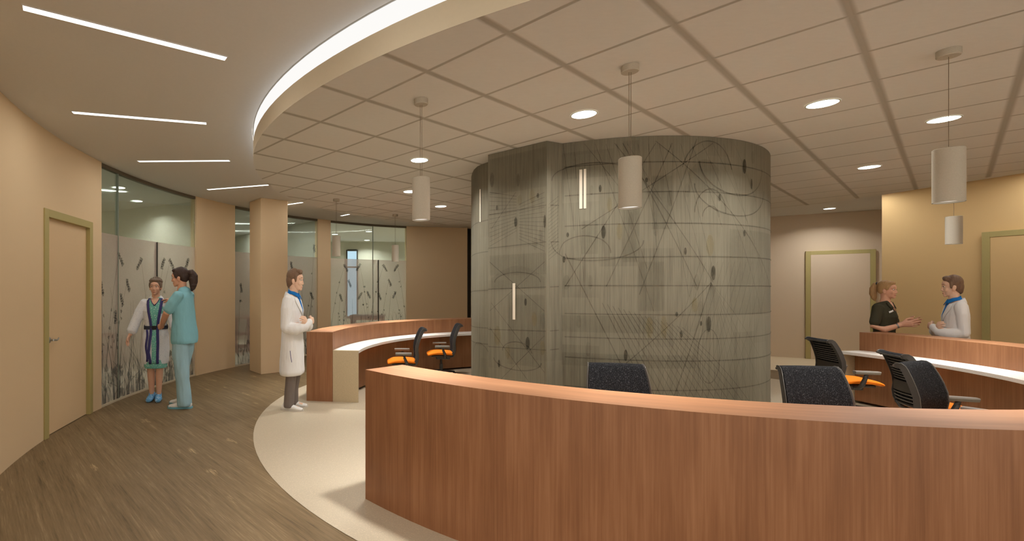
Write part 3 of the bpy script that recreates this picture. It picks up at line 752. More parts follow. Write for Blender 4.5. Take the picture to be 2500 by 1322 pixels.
# ================================================================== OFFICE CHAIRS
def make_chair(label):
    r = empty('office_chair', (0, 0, 0), 0, label, 'office chair', 'black and orange office chairs inside the desk ring')
    path = [(-.205, .44), (-.222, .5), (-.226, .57), (-.216, .65), (-.222, .74), (-.243, .83), (-.272, .92), (-.297, .985), (-.312, 1.015), (-.332, 1.033), (-.354, 1.034), (-.372, 1.022)]
    path = [(y, .44+(z-.44)*.86) for y, z in path]
    wid = [1.03*q for q in (.20, .212, .22, .226, .226, .222, .214, .206, .202, .198, .194, .19)]
    def nrm(i):
        a, c = path[max(i-1, 0)], path[min(i+1, len(path)-1)]; t = Vector((c[0]-a[0], c[1]-a[1])).normalized(); return Vector((t.y, -t.x))
    b = MB(); nx = 12; fr = []; bk = []
    for i, (y, z) in enumerate(path):
        n2 = nrm(i); rowf = []; rowb = []
        for j in range(nx+1):
            s = -1+2*j/nx; curve = .022*s*s
            rowf.append((s*wid[i], y+curve+n2.x*.012, z+n2.y*.012)); rowb.append((s*wid[i], y+curve-n2.x*.006, z-n2.y*.006))
        fr.append(rowf); bk.append(rowb)
    b.grid(fr); b.grid(bk)
    for rows in zip(fr[:-1], fr[1:], bk[:-1], bk[1:]):
        for j in (0, nx): b.face([rows[0][j], rows[1][j], rows[3][j], rows[2][j]])
    b.face([*fr[0], *bk[0][::-1]]); b.face([*fr[-1], *bk[-1][::-1]])
    bmesh.ops.remove_doubles(b.bm, verts=b.bm.verts[:], dist=1e-5)
    b.build('backrest', 'knit', r, 50)
    # side uprights with aluminium edge line
    b = MB()
    for s in (-1, 1):
        rows = []; er = []; e = MB()
        for i, (y, z) in enumerate(path):
            n2 = nrm(i); w0, w1 = wid[i]-.022, wid[i]+.012; c = .022
            P = [(s*w0, y+c*.7-n2.x*.008, z-n2.y*.008), (s*w1, y+c+n2.x*.014, z+n2.y*.014), (s*w1, y+c-n2.x*.03, z-n2.y*.03), (s*w0, y+c*.7-n2.x*.034, z-n2.y*.034)]
            rows.append(P); er.append((s*(w1+.001), y+c+n2.x*.015, z+n2.y*.015))
        V = b.grid(rows, closed_v=True); b.cap(V[0]); b.cap(V[-1]); e.tube(er, .0018, 6); e.build('frame_edge', 'alu', r, 40)
    top = [(-.205+.41*j/12, path[-1][0]-.006+.022*((-1+j/6)**2), path[-1][1]-.004) for j in range(13)]; b.tube(top, .011, 8)
    low = [(-.215+.43*j/12, path[0][0]-.012+.02*((-1+j/6)**2), path[0][1]) for j in range(13)]; b.tube(low, .014, 8)
    b.build('back_frame', 'frame_grey', r, 40)
    def row_at(z):
        for i in range(len(path)-1):
            if path[i][1] <= z <= path[i+1][1]:
                t = (z-path[i][1])/(path[i+1][1]-path[i][1]); return path[i][0]+(path[i+1][0]-path[i][0])*t, wid[i]+(wid[i+1]-wid[i])*t
        return path[-1][0], wid[-1]
    for z in [.44+(q-.44)*.86 for q in (.485, .525, .565, .735, .765, .795, .826, .857, .89, .924, .96)]:
        y, w = row_at(z); b = MB()
        b.grid([[(-w+.02+(2*w-.04)*j/10, y-.016+.02*((-1+j/5)**2)-dy, z+dz) for dy, dz in ((0, -.004), (0, .004), (.008, .004), (.008, -.004))] for j in range(11)], closed_v=True)
        b.build('back_slat', 'slat', r, 40)
    b = MB(); rows = []
    for z in (.569, .603, .638, .672):
        y, w = row_at(z); rows.append([(-w+.02+(2*w-.04)*j/10, y-.028+.02*((-1+j/5)**2)-(.006 if .58 < z < .66 else 0), z) for j in range(11)])
    b.grid(rows); b.build('lumbar_plate', 'frame_grey', r, 60)
    # seat
    b = MB(); rows = []
    for i in range(13):
        t = i/12; y = -.2+.46*t; w = .235-.02*abs(t-.55)-(.03*max(0, t-.85)/.15)-(.02*max(0, .15-t)/.15)
        zt = .468+.012*sin(pi*t)-.035*max(0, t-.8)/.2; zb = zt-.062+.02*max(0, t-.85)/.15
        ring = [(-w, y, (zt+zb)/2), (-w*.93, y, zt-.008), (-w*.5, y, zt-.002), (0, y, zt-.006), (w*.5, y, zt-.002), (w*.93, y, zt-.008), (w, y, (zt+zb)/2), (w*.9, y, zb), (0, y, zb), (-w*.9, y, zb)]
        rows.append(ring)
    V = b.grid(rows, closed_v=True); b.cap(V[0]); b.cap(V[-1])
    o = b.build('seat', 'orange', r, 60); sd = o.modifiers.new('sub', 'SUBSURF'); sd.levels = 1; sd.render_levels = 2
    b = MB(); b.box((0, .01, .392), (.3, .34, .03)); b.box((0, -.03, .355), (.18, .24, .05)); b.tube([(-.12, -.1, .37), (-.16, -.2, .40), (-.19, -.215, .45)], .018); b.tube([(.12, -.1, .37), (.16, -.2, .40), (.19, -.215, .45)], .018)
    b.build('tilt_mechanism', 'frame_grey', r, 40, bevel=.008)
    for s in (-1, 1):
        a = MB(); a.tube([(s*.15, -.04, .375), (s*.25, -.05, .39), (s*.285, -.045, .43), (s*.282, -.01, .52), (s*.278, .0, .555)], [.02, .022, .026, .022, .02], 10)
        a.build('arm_post', 'frame_grey', r, 50)
        a = MB(); rows = []
        for i in range(9):
            t = i/8; y = -.12+.25*t; w = .046*(1-.35*abs(2*t-1)**4); rows.append([(s*.278-w, y, .585), (s*.278-w*.9, y, .597), (s*.278+w*.9, y, .597), (s*.278+w, y, .585), (s*.278+w*.6, y, .56), (s*.278-w*.6, y, .56)])
        V = a.grid(rows, closed_v=True); a.cap(V[0]); a.cap(V[-1]); a.build('arm_pad', 'arm_grey', r, 40)
    b = MB(); b.lathe((0, 0, 0), [(.03, .1), (.03, .24), (.019, .245), (.019, .36)], 20); b.build('gas_column', 'frame_grey', r)
    for k in range(5):
        a = 2*pi*k/5+.3; b = MB(); b.tube([(.03*cos(a), .03*sin(a), .105), (.17*cos(a), .17*sin(a), .095), (.315*cos(a), .315*sin(a), .07)], [.026, .02, .014], 8); b.build('base_leg', 'frame_grey', r, 50)
        b = MB(); 
        for sd_ in (-1, 1):
            ox, oy = -sin(a)*.014*sd_, cos(a)*.014*sd_
            b.tube([(.315*cos(a)+ox-sin(a)*.008*sd_, .315*sin(a)+oy+cos(a)*.008*sd_, .0285), (.315*cos(a)+ox, .315*sin(a)+oy, .0285)], .0285, 14)
        b.build('caster', 'black', r, 40)
    return r
def place(o, back_px, depth, face_deg, label=None, x=None):
    """put the chair so that the top of its back stands at the given place, facing a world bearing"""
    X = (back_px-CX)/F*depth if x is None else x
    a = radians(face_deg); rz = a-pi/2; f = Vector((cos(a), sin(a)))
    o.location = (X+f.x*.33, depth+f.y*.33, 0); o.rotation_euler = (0, 0, rz)
    if label: o['label'] = label
ch = make_chair('black backed office chair facing the viewer in front of the core')
place(ch, 1501, 4.12, -104)
for bp, dp, fa, lb in ((1968, 3.97, -97, 'black knit backed chair at the core edge showing its wide front'),
                       (2222, 4.2, -68, 'black knit backed chair overlapping a slatted chair behind it'),
                       (1998, 6.2, -14, 'slatted back chair with orange seat facing the counter end'),
                       (2178, 4.86, -24, 'slatted back chair half hidden behind a black knit chair'),
                       (1122, 8.72, 176, 'side-on chair with orange seat beside the core edge'),
                       (1034, 7.8, 178, 'side-on chair with orange seat partly hidden by the near desk end')):
    place(copy_tree(ch), bp, dp, fa, lb)
# ================================================================== PEOPLE
V3 = Vector
class Body:
    """gathers overlapping rounded volumes; melted into one continuous skin afterwards"""
    def __init__(s): s.bm = bmesh.new()
    def ell(s, c, r, rot=None):
        g = bmesh.ops.create_icosphere(s.bm, subdivisions=3, radius=1)
        R = rot or Matrix.Identity(3)
        for v in g['verts']: v.co = V3(c)+R@V3((v.co.x*r[0], v.co.y*r[1], v.co.z*r[2]))
    def limb(s, pts, rad, side=None, n=14):
        """rounded tapering limb; rad: one radius or (across side, other) per point"""
        pts = [V3(p) for p in pts]; rad = [r if hasattr(r, '__len__') else (r, r) for r in rad]
        rows = []; u = None
        for i, p in enumerate(pts):
            d = (pts[min(i+1, len(pts)-1)]-pts[max(i-1, 0)]).normalized()
            if side is not None: u = V3(side)
            elif u is None: u = d.orthogonal()
            u = (u-d*u.dot(d)).normalized(); v = d.cross(u)
            ring = lambda q, f, dd=d, uu=u, vv=v, r=rad[i]: [q+(uu*cos(2*pi*k/n)*r[0]+vv*sin(2*pi*k/n)*r[1])*f for k in range(n)]
            m = min(rad[i])
            if i == 0:
                for t in (.15, .5, .85): rows.append(ring(p-d*m*.9*cos(t*pi/2), sin(t*pi/2)))
            rows.append(ring(p, 1))
            if i == len(pts)-1:
                for t in (.85, .5, .15): rows.append(ring(p+d*m*.9*cos(t*pi/2), sin(t*pi/2)))
        VV = [[s.bm.verts.new(q) for q in row] for row in rows]
        for a, b in zip(VV[:-1], VV[1:]):
            for k in range(n): s.bm.faces.new((a[k], a[(k+1) % n], b[(k+1) % n], b[k]))
        s.bm.faces.new(VV[0][::-1]); s.bm.faces.new(VV[-1])
    def melt(s, name, mat, parent, voxel=.006, smooth=6, post=None, cuts=(), wrinkle=0, wseed=0):
        bmesh.ops.recalc_face_normals(s.bm, faces=s.bm.faces[:])
        me = bpy.data.meshes.new(name+'_raw'); s.bm.to_mesh(me); s.bm.free()
        o = bpy.data.objects.new(name+'_raw', me); COL.objects.link(o)
        r = o.modifiers.new('r', 'REMESH'); r.mode = 'VOXEL'; r.voxel_size = voxel
        if smooth: q = o.modifiers.new('s', 'SMOOTH'); q.factor = .5; q.iterations = smooth
        dg = bpy.context.evaluated_depsgraph_get(); dg.update()
        m2 = bpy.data.meshes.new_from_object(o.evaluated_get(dg)); bpy.data.objects.remove(o); bpy.data.meshes.remove(me)
        m2.name = name; b = bmesh.new(); b.from_mesh(m2)
        if wrinkle:
            b.normal_update()
            mv = []
            for v in b.verts:
                p = v.co; f = noise.noise(V3((p.x*9+wseed, p.y*9, p.z*5)))*.6+noise.noise(V3((p.x*24, p.y*24+wseed, p.z*9)))*.4
                mv.append(v.normal*f*wrinkle)
            for v, d in zip(b.verts, mv): v.co += d
        for co_, no_ in cuts:
            g = bmesh.ops.bisect_plane(b, geom=b.verts[:]+b.edges[:]+b.faces[:], plane_co=co_, plane_no=no_, clear_outer=True)
            ed = [e for e in g['geom_cut'] if isinstance(e, bmesh.types.BMEdge)]
            try: bmesh.ops.holes_fill(b, edges=ed, sides=0)
            except Exception: pass
        b.normal_update()
        bvh = BVHTree.FromBMesh(b)
        if post:
            for v in b.verts: v.co = post(v.co)
            bmesh.ops.recalc_face_normals(b, faces=b.faces[:])
        b.to_mesh(m2); b.free(); m2.materials.clear(); m2.materials.append(M[mat]); m2.shade_smooth(); m2.set_sharp_from_angle(angle=radians(60))
        ob = bpy.data.objects.new(name, m2); COL.objects.link(ob)
        if parent is not None: ob.parent = parent
        return ob, bvh
def patch(name, mat, parent, bvh, strip, off=.004, post=None, direction=(0, -1, 0), org=1.0, nx=6):
    """cloth strip laid on a surface: strip = [((x, z) left, (x, z) right), ...] seen from the given side"""
    D = V3(direction).normalized(); S = D.cross(V3((0, 0, 1))) if abs(D.z) < .9 else V3((1, 0, 0))
    # direction is where rays travel; x axis runs along S*-1 for the default front view
    b = MB(); rows = []
    for (l, r) in strip:
        row = []
        for k in range(nx+1):
            x = l[0]+(r[0]-l[0])*k/nx; z = l[1]+(r[1]-l[1])*k/nx
            o = -D*org+(V3((x, 0, 0)) if direction == (0, -1, 0) else S*x)+V3((0, 0, z))
            h, nn, _, _ = bvh.ray_cast(o, D)
            row.append((h-D*off) if h is not None else None)
        rows.append(row)
    last = None
    for row in rows:
        for k, p in enumerate(row):
            if p is None: row[k] = next((q for q in row if q is not None), last)
            else: last = p
    rows = [[(post(p) if post else p) for p in row] for row in rows if all(p is not None for p in row)]
    if len(rows) < 2: return None
    b.grid(rows); o = b.build(name, mat, parent, 60)
    sdf = o.modifiers.new('thick', 'SOLIDIFY'); sdf.thickness = .004; sdf.offset = 0
    return o
def head(B, c, s=1.0, yaw=0, pitch=0):
    """head volumes around c (middle of the skull), looking along +Y before turning; returns the placement function"""
    R = Matrix.Rotation(yaw, 3, 'Z')@Matrix.Rotation(pitch, 3, 'X'); c = V3(c)
    T = lambda x, y, z: c+R@V3((x, y, z))*s
    e = lambda p, r: B.ell(T(*p), [q*s for q in r], R)
    e((0, -.014, .03), (.076, .095, .09)); e((0, .018, -.028), (.061, .072, .085)); e((0, .03, -.07), (.047, .052, .04)); e((0, .066, -.094), (.024, .021, .019))
    e((0, .05, .035), (.056, .045, .045))
    for q in (-1, 1):
        e((q*.036, .056, -.03), (.025, .026, .026)); e((q*.076, -.008, -.018), (.010, .02, .031)); e((q*.08, -.014, -.01), (.007, .018, .02))
        B.limb([T(q*.012, .083, .024), T(q*.03, .081, .029), T(q*.05, .066, .022)], [.009*s, .010*s, .008*s])
        e((q*.012, .089, -.041), (.009, .010, .007))
    B.limb([T(0, .084, .012), T(0, .093, -.016), T(0, .0985, -.034)], [.008*s, .0095*s, .0115*s])
    e((0, .081, -.066), (.024, .011, .0065)); e((0, .080, -.076), (.021, .011, .007))
    B.limb([T(0, -.02, -.05), T(0, -.022, -.11), V3((c.x, c.y-.03*s, c.z-.175*s))], [.058*s, .055*s, .064*s])
    return T, R
def face_parts(root, T, R, s, hair, post=None, brow=True, lip='lip'):
    P = post or (lambda p: p)
    for q in (-1, 1):
        b = MB()
        g = bmesh.ops.create_uvsphere(b.bm, u_segments=16, v_segments=10, radius=1)
        for v in g['verts']: v.co = P(T(q*.031+v.co.x*.014, .0775+v.co.y*.0105, .006+v.co.z*.0072))
        for f in b.bm.faces: f.material_index = 0
        o = b.build('eye', 'eye', root, 180)
        b = MB(); g = bmesh.ops.create_uvsphere(b.bm, u_segments=12, v_segments=8, radius=1)
        for v in g['verts']: v.co = P(T(q*.031+v.co.x*.0066, .0868+v.co.y*.003, .006+v.co.z*.0062))
        b.build('iris', 'iris', o, 180)
        if brow:
            b = MB(); b.tube([P(T(q*.014, .0915, .028)), P(T(q*.032, .088, .034)), P(T(q*.052, .071, .027))], [.0028*s, .0036*s, .002*s], 8); b.build('eyebrow', hair, root)
    b = MB()
    b.tube([P(T(-.022, .0815, -.0705)), P(T(-.01, .0885, -.0678)), P(T(0, .0895, -.069)), P(T(.01, .0885, -.0678)), P(T(.022, .0815, -.0705))], [.0016*s, .0036*s, .0038*s, .0036*s, .0016*s], 8)
    b.tube([P(T(-.02, .0815, -.0725)), P(T(0, .0885, -.0762)), P(T(.02, .0815, -.0725))], [.0016*s, .0044*s, .0016*s], 8)
    b.build('lips', lip, root)
def hand(B, w, d, nrm, thumb, curl=.35, s=1.0, spread=.06, curls=None, tc=.3):
    """w wrist, d along the hand, nrm out of the palm, thumb the side of the thumb"""
    w = V3(w); d = V3(d).normalized(); nrm = V3(nrm); nrm = (nrm-d*nrm.dot(d)).normalized(); th = d.cross(nrm)
    if th.dot(V3(thumb)) < 0: th = -th
    P = lambda a, b, c=0: w+(d*a+th*b+nrm*c)*s
    B.limb([P(-.02, 0), P(.02, .002), P(.055, .003), P(.088, .002)], [(.027*s, .021*s), (.032*s, .017*s), (.039*s, .0165*s), (.038*s, .0135*s)], side=th)
    for k, (o, L, r) in enumerate(((.029, .074, .0088), (.010, .083, .009), (-.010, .077, .0086), (-.028, .06, .0078))):
        c = (curls[k] if curls else curl*(1+.12*k)); a = 0; p = P(.09-.006*abs(k-1), o); pts = [p-d*.015*s]; dirn = d+th*spread*(1.2-k*.8)
        for q, f in enumerate((.45, .31, .24)):
            a += c*(1.0 if q else .8); v = (dirn.normalized()*cos(a)+nrm*sin(a)); pts.append(p.copy()) if q == 0 else None
            p = p+v*L*f*s; pts.append(p.copy())
        B.limb(pts, [r*s*1.05, r*s*1.05, r*s, r*s*.92, r*s*.78], n=10)
    b0 = P(.022, .026, .004); v = d*.72+th*.66+nrm*.28
    b1 = b0+v.normalized()*.042*s; v2 = d*.86+th*(.42-tc)+nrm*(.2+tc); b2 = b1+v2.normalized()*.034*s; v3 = d*.9+th*(.2-tc)+nrm*(.2+tc); b3 = b2+v3.normalized()*.026*s
    B.limb([b0, b1, b2, b3], [.0145*s, .0115*s, .0105*s, .0085*s], n=10)
def sneaker(name, root, p, yaw, mat='shoe', sole='sole', s=1.0, post=None):
    R = Matrix.Rotation(yaw, 3, 'Z'); p = V3(p); T = lambda x, y, z: p+R@V3((x, y, z))*s
    B = Body()
    B.limb([T(0, -.075, .045), T(0, -.02, .055), T(0, .05, .046), T(0, .12, .033), T(0, .165, .028)], [(.036*s, .04*s), (.038*s, .05*s), (.043*s, .04*s), (.046*s, .028*s), (.036*s, .022*s)], side=R@V3((1, 0, 0)))
    B.limb([T(0, -.055, .06), T(0, -.045, .1)], [.038*s, .036*s])
    o, bv = B.melt(name, mat, root, .005, 4, post, [(T(0, 0, .012), (0, 0, -1))])
    b = MB(); rows = []
    for i in range(15):
        t = i/14; y = -.108+.3*t; w = .036+.013*sin(pi*min(1, max(0, (t-.2)/.75)))-.024*max(0, t-.86)/.14-.01*max(0, .12-t)/.12
        rows.append([T(-w, y, .001), T(w, y, .001), T(w*1.02, y, .022+.012*max(0, t-.75)/.25), T(-w*1.02, y, .022+.012*max(0, t-.75)/.25)])
    if post: rows = [[post(q) for q in r] for r in rows]
    V = b.grid(rows, closed_v=True); b.cap(V[0]); b.cap(V[-1]); b.build('shoe_sole', sole, o, 40)
    b = MB()
    for k in range(4):
        y = .02+.022*k; z = .092-.011*k
        q = [T(-.022, y, z-.006), T(0, y+.004, z+.002), T(.022, y, z-.006)]
        if post: q = [post(v) for v in q]
        b.tube(q, .003, 6)
    b.build('shoelace', 'grey_shoe', o)
    return o
def torso(B, secs, n=20):
    """secs: (z, y centre, half width, half depth)"""
    B.limb([(0, y, z) for z, y, a, b in secs], [(a, b) for z, y, a, b in secs], side=(1, 0, 0), n=n)

# ---------------------------------------------------------------- man in a white coat, arms crossed
def make_doctor(loc, face_deg, label, mirror=False, q=.93, s=1.2, slim=.86, look=0, deep=1.0):
    post = lambda p: V3(((-p.x if mirror else p.x)*s*slim, p.y*s*slim*deep, p.z*q if p.z < .92 else .92*q+(p.z-.92)*s))
    a = radians(face_deg); B = Body()
    T, R = head(B, (0, .045, 1.632), 1.0, look, -.04)
    torso(B, [(.93, 0, .15, .1), (1.1, 0, .14, .095), (1.3, 0, .165, .105), (1.42, -.01, .15, .08)])
    for x in (-1, 1):
        B.limb([(x*.085, 0, .92), (x*.09, .01, .5), (x*.09, -.02, .1)], [.08, .055, .042]); B.limb([(x*.09, -.03, .06), (x*.09, .1, .035)], [.04, .03])
        B.limb([(x*.17, 0, 1.41), (x*.235, -.01 if x > 0 else .05, 1.13)], [.05, .043])
    B.limb([(.235, -.01, 1.13), (.12, .19, 1.14), (.03, .25, 1.185)], [.042, .036, .027])
    B.limb([(-.235, .05, 1.13), (-.06, .21, 1.13), (.05, .2, 1.16)], [.042, .036, .027])
    hand(B, (.025, .25, 1.178), (-.92, .12, .10), (-.1, -.95, -.1), (0, .1, 1), .75, 1.0, .02, tc=.6)
    hand(B, (.07, .212, 1.165), (.93, -.05, .30), (.15, -.95, .1), (0, .2, 1), .42, 1.0, .02, tc=.5)
    root, _ = B.melt('person', 'skin_b', None, .0045, 5, post)
    root.location = loc; root.rotation_euler = (0, 0, a-pi/2); finish(root, label, 'person')
    face_parts(root, T, R, 1.0, 'hair_brown', post, True, 'lip_pale')
    B = Body(); e = lambda p, r: B.ell(T(*p), r, R)     # hair
    e((0, -.024, .048), (.084, .098, .089)); e((0, -.055, .0), (.076, .068, .085)); e((0, .04, .1), (.062, .046, .027)); e((.02, .062, .088), (.04, .026, .022)); e((0, -.08, -.04), (.055, .035, .05))
    for x in (-1, 1): e((x*.073, .018, .02), (.012, .018, .042))
    B.melt('hair', 'hair_brown', root, .005, 2, post, wrinkle=.006)
    B = Body()   # slacks
    for x in (-1, 1): B.limb([(x*.085, 0, .95), (x*.092, .01, .7), (x*.09, .012, .5), (x*.09, -.01, .28), (x*.09, -.02, .07)], [.1, .085, .072, .066, .068])
    torso(B, [(.88, 0, .165, .11), (1.0, 0, .16, .105)]); B.melt('trousers', 'slacks', root, .008, 5, post, [((0, 0, .045), (0, 0, -1))], .008, 3)
    for x in (-1, 1): sneaker('shoe', root, (x*.09, -.015, 0), -x*.12, 'shoe', 'grey_shoe', 1.0, post)
    B = Body()   # shirt
    torso(B, [(1.1, 0, .14, .1), (1.3, .005, .155, .105), (1.42, 0, .125, .07), (1.46, -.008, .08, .058)])
    B.limb([(0, -.01, 1.44), (0, .008, 1.49), (0, .014, 1.512)], [(.074, .07), (.064, .066), (.063, .066)], side=(1, 0, 0))
    o, bv = B.melt('shirt', 'shirt', root, .006, 4, post, [((0, .02, 1.508), (0, .35, 1))])
    for x in (-1, 1):
        b = MB(); rows = [[post(V3(p)) for p in r] for r in ([(x*.004, .088, 1.468), (x*.034, .118, 1.425)], [(x*.03, .080, 1.490), (x*.062, .098, 1.448)], [(x*.056, .044, 1.507), (x*.078, .048, 1.470)], [(x*.068, .0, 1.516), (x*.084, -.005, 1.484)])]
        b.grid(rows); cl = b.build('collar', 'shirt', o, 60); sm = cl.modifiers.new('t', 'SOLIDIFY'); sm.thickness = .006
    B = Body()   # coat
    torso(B, [(.55, -.005, .225, .158), (.72, -.005, .215, .15), (.92, 0, .2, .142), (1.1, 0, .188, .13), (1.3, 0, .2, .132), (1.40, -.008, .19, .105), (1.452, -.02, .125, .082)], 24)
    B.limb([(0, -.028, 1.44), (0, -.022, 1.50)], [(.088, .072), (.076, .064)], side=(1, 0, 0))
    for x in (-1, 1):
        ey = -.02 if x > 0 else .04
        B.limb([(x*.165, -.008, 1.405), (x*.215, -.012, 1.32), (x*.245, ey, 1.13)], [.072, .068, .06])
    B.limb([(.245, -.02, 1.125), (.19, .105, 1.105), (.115, .2, 1.13), (.055, .24, 1.172)], [.062, .062, .052, .043])
    B.limb([(-.245, .04, 1.13), (-.16, .17, 1.11), (-.03, .215, 1.125), (.05, .205, 1.155)], [.062, .06, .052, .042])
    hem = .50
    o, bv = B.melt('coat', 'coat', root, .007, 5, post, [((0, 0, hem), (0, 0, -1)), ((0, 0, 1.474), (0, .42, 1))], .010, 1)
    # shirt front in the V of the coat
    patch('shirt_front', 'shirt', root, bv, [((-.05, 1.448), (.05, 1.448)), ((-.056, 1.42), (.056, 1.42)), ((-.046, 1.38), (.046, 1.38)), ((-.026, 1.31), (.026, 1.31)), ((-.004, 1.25), (.004, 1.25))], .006, post, nx=8)
    for x in (-1, 1):
        lp = patch('lapel', 'coat', root, bv, [((x*.066, 1.446), (x*.105, 1.44)), ((x*.058, 1.42), (x*.125, 1.405)), ((x*.047, 1.38), (x*.12, 1.375)), ((x*.027, 1.31), (x*.08, 1.30)), ((x*.004, 1.24), (x*.02, 1.24))], .010, post)
    b = MB()  # dark pocket slit on the visible side
    sx = -1 if False else 1
    h0, n0, _, _ = bv.ray_cast(V3((1, .03, .86)), V3((-1, 0, 0))); h1, n1, _, _ = bv.ray_cast(V3((1, .05, .70)), V3((-1, 0, 0)))
    if h0 and h1: b.tube([post(h0), post((h0+h1)/2+V3((.004, 0, 0))), post(h1)], .0035, 6); b.build('pocket_slit', 'robe_trim', o)
    return root
docL = make_doctor((-.955, 6.42, 0), -8, 'person in white coat and blue collar, arms crossed, standing at the far desk end', look=.02)
docR = make_doctor((7.885, 6.43, 0), 141, 'person in white coat, arms crossed, facing the blond ponytailed person', True, .845, 1.19, .88, 0, .84)

# ---------------------------------------------------------------- patient in a robe
def make_patient(loc, face_deg, label):
    a = radians(face_deg); B = Body()
    T, R = head(B, (0, .03, 1.622), .98, -.05, 0)
    torso(B, [(.93, 0, .15, .1), (1.1, 0, .125, .09), (1.28, .01, .15, .11), (1.41, -.01, .135, .078)])
    # bare legs and feet
    B.limb([(.075, 0, .92), (.07, .015, .52), (.066, -.01, .36), (.058, -.015, .1)], [.082, .05, .05, .033])
    B.limb([(-.075, 0, .92), (-.06, .05, .52), (-.05, .03, .36), (-.045, .03, .1)], [.082, .05, .05, .033])
    B.limb([(.058, -.02, .05), (.066, .1, .03)], [.033, .028]); B.limb([(-.045, .025, .05), (-.05, .14, .03)], [.033, .028])
    B.limb([(.145, -.01, 1.4), (.25, -.01, 1.15), (.33, .05, .95)], [.045, .038, .026])
    hand(B, (.335, .055, .945), (.25, .2, -.9), (-.7, .3, -.3), (0, 1, 0), .25, .95, .05)
    B.limb([(-.145, -.01, 1.4), (-.24, .02, 1.14), (-.28, .14, .98)], [.045, .038, .026])
    hand(B, (-.285, .145, .975), (-.1, .5, -.7), (.7, .2, -.2), (0, 1, .3), .35, .95, .05)
    root, _ = B.melt('person', 'skin_a', None, .0045, 5); root.location = loc; root.rotation_euler = (0, 0, a-pi/2); finish(root, label, 'person')
    face_parts(root, T, R, .98, 'hair_grey')
    B = Body(); e = lambda p, r: B.ell(T(*p), r, R)
    e((0, -.024, .052), (.086, .098, .088)); e((0, -.055, .01), (.078, .066, .08)); e((0, .045, .098), (.06, .042, .026))
    rr = random.Random(3)
    for k in range(60):
        t = rr.uniform(0, 2*pi); ph = rr.uniform(.15, 1.25); x, y, z = .088*sin(ph)*cos(t), -.022+.098*sin(ph)*sin(t), .052+.09*cos(ph)
        if y > .05 and z < .09: continue
        e((x, y, z), (.015, .015, .015))
    for x in (-1, 1): e((x*.076, .01, .03), (.015, .022, .045))
    B.melt('hair', 'hair_grey', root, .005, 1, wrinkle=.004)
    B = Body()   # green gown
    torso(B, [(.50, .01, .155, .12), (.7, .005, .16, .124), (.92, 0, .16, .12), (1.1, 0, .135, .1), (1.28, .012, .155, .12), (1.4, -.005, .15, .088), (1.45, -.01, .1, .07)], 24)
    o, gb = B.melt('gown', 'gown', root, .007, 5, None, [((0, 0, .47), (0, 0, -1))], .010, 5)
    B = Body()   # white robe, open down the front
    torso(B, [(.56, -.006, .175, .135), (.72, -.004, .185, .14), (.92, -.002, .178, .133), (1.06, 0, .148, .112), (1.28, .004, .168, .126), (1.39, -.008, .16, .1), (1.45, -.02, .105, .078)], 24)
    B.limb([(.15, -.01, 1.395), (.215, -.01, 1.26), (.275, .01, 1.1), (.31, .03, 1.01)], [.068, .072, .072, .07])
    B.limb([(-.15, -.01, 1.395), (-.205, .0, 1.26), (-.245, .04, 1.12), (-.265, .09, 1.04)], [.068, .072, .072, .07])
    ro, rb = B.melt('robe', 'robe', root, .007, 5, None, [((0, 0, .53), (0, 0, -1))], .010, 9)
    # opening: gown front between the trims, then the two trims, the belt, and the neck
    G = [(-.066, .07, 1.462), (-.074, .078, 1.43), (-.07, .074, 1.37), (-.058, .06, 1.27), (-.038, .038, 1.15), (-.028, .028, 1.06), (-.03, .03, .95), (-.034, .036, .82), (-.03, .03, .7), (-.028, .035, .58), (-.03, .04, .535)]
    patch('gown_front', 'gown', root, rb, [((l, z), (r, z)) for l, r, z in G], .005, nx=6)
    patch('robe_trim', 'robe_trim', root, rb, [((l-.033, z+.004), (l+.002, z)) for l, r, z in G], .009, nx=3)
    G2 = [(r-.002+(.03 if .6 < z < .85 else 0)*sin((z-.6)/.25*pi), r+.033+(.03 if .6 < z < .85 else 0)*sin((z-.6)/.25*pi), z) for l, r, z in G]
    patch('robe_trim', 'robe_trim', root, rb, [((l, z), (r, z+.004)) for l, r, z in G2], .009, nx=3)
    patch('neck_opening', 'skin_a', root, rb, [((-.062, 1.462), (.066, 1.462)), ((-.05, 1.43), (.054, 1.43)), ((-.03, 1.395), (.034, 1.395)), ((-.004, 1.365), (.008, 1.365))], .010)
    for q in (-1, 1): patch('neck_trim', 'robe_trim', root, rb, [((q*.066, 1.462), (q*.056, 1.462)), ((q*.054, 1.43), (q*.044, 1.43)), ((q*.034, 1.395), (q*.024, 1.395)), ((q*.006, 1.358), (q*-.004, 1.366))], .012, nx=2)
    patch('tie_strap', 'robe_trim', root, rb, [((.085-.01*sin(i*.9), 1.02-.045*i), (.115-.01*sin(i*.9), 1.02-.045*i)) for i in range(11)], .012, nx=3)
    b = MB(); n = 48; rows = []
    for k in range(n):
        t = 2*pi*k/n; dv = V3((cos(t), sin(t), 0)); ring = []
        for z, f in ((1.035, .004), (1.035, .011), (1.085, .011), (1.085, .004)):
            h, nn, _, _ = rb.ray_cast(V3((0, 0, z)), dv)
            rad = min(h.xy.length, .19) if h is not None else .15
            ring.append(V3((0, 0, z-.012*(1 if dv.y > 0 else 0)))+dv*(rad+f))
        rows.append(ring)
    b.grid(rows, closed_u=True, closed_v=True); be = b.build('belt', 'belt', root, 50)
    b = MB(); h, nn, _, _ = rb.ray_cast(V3((.0, 1, 1.05)), V3((0, -1, 0))); b.box((0, h.y+.015, 1.048), (.06, .012, .055)); b.build('buckle', 'black', be, 0, bevel=.004)
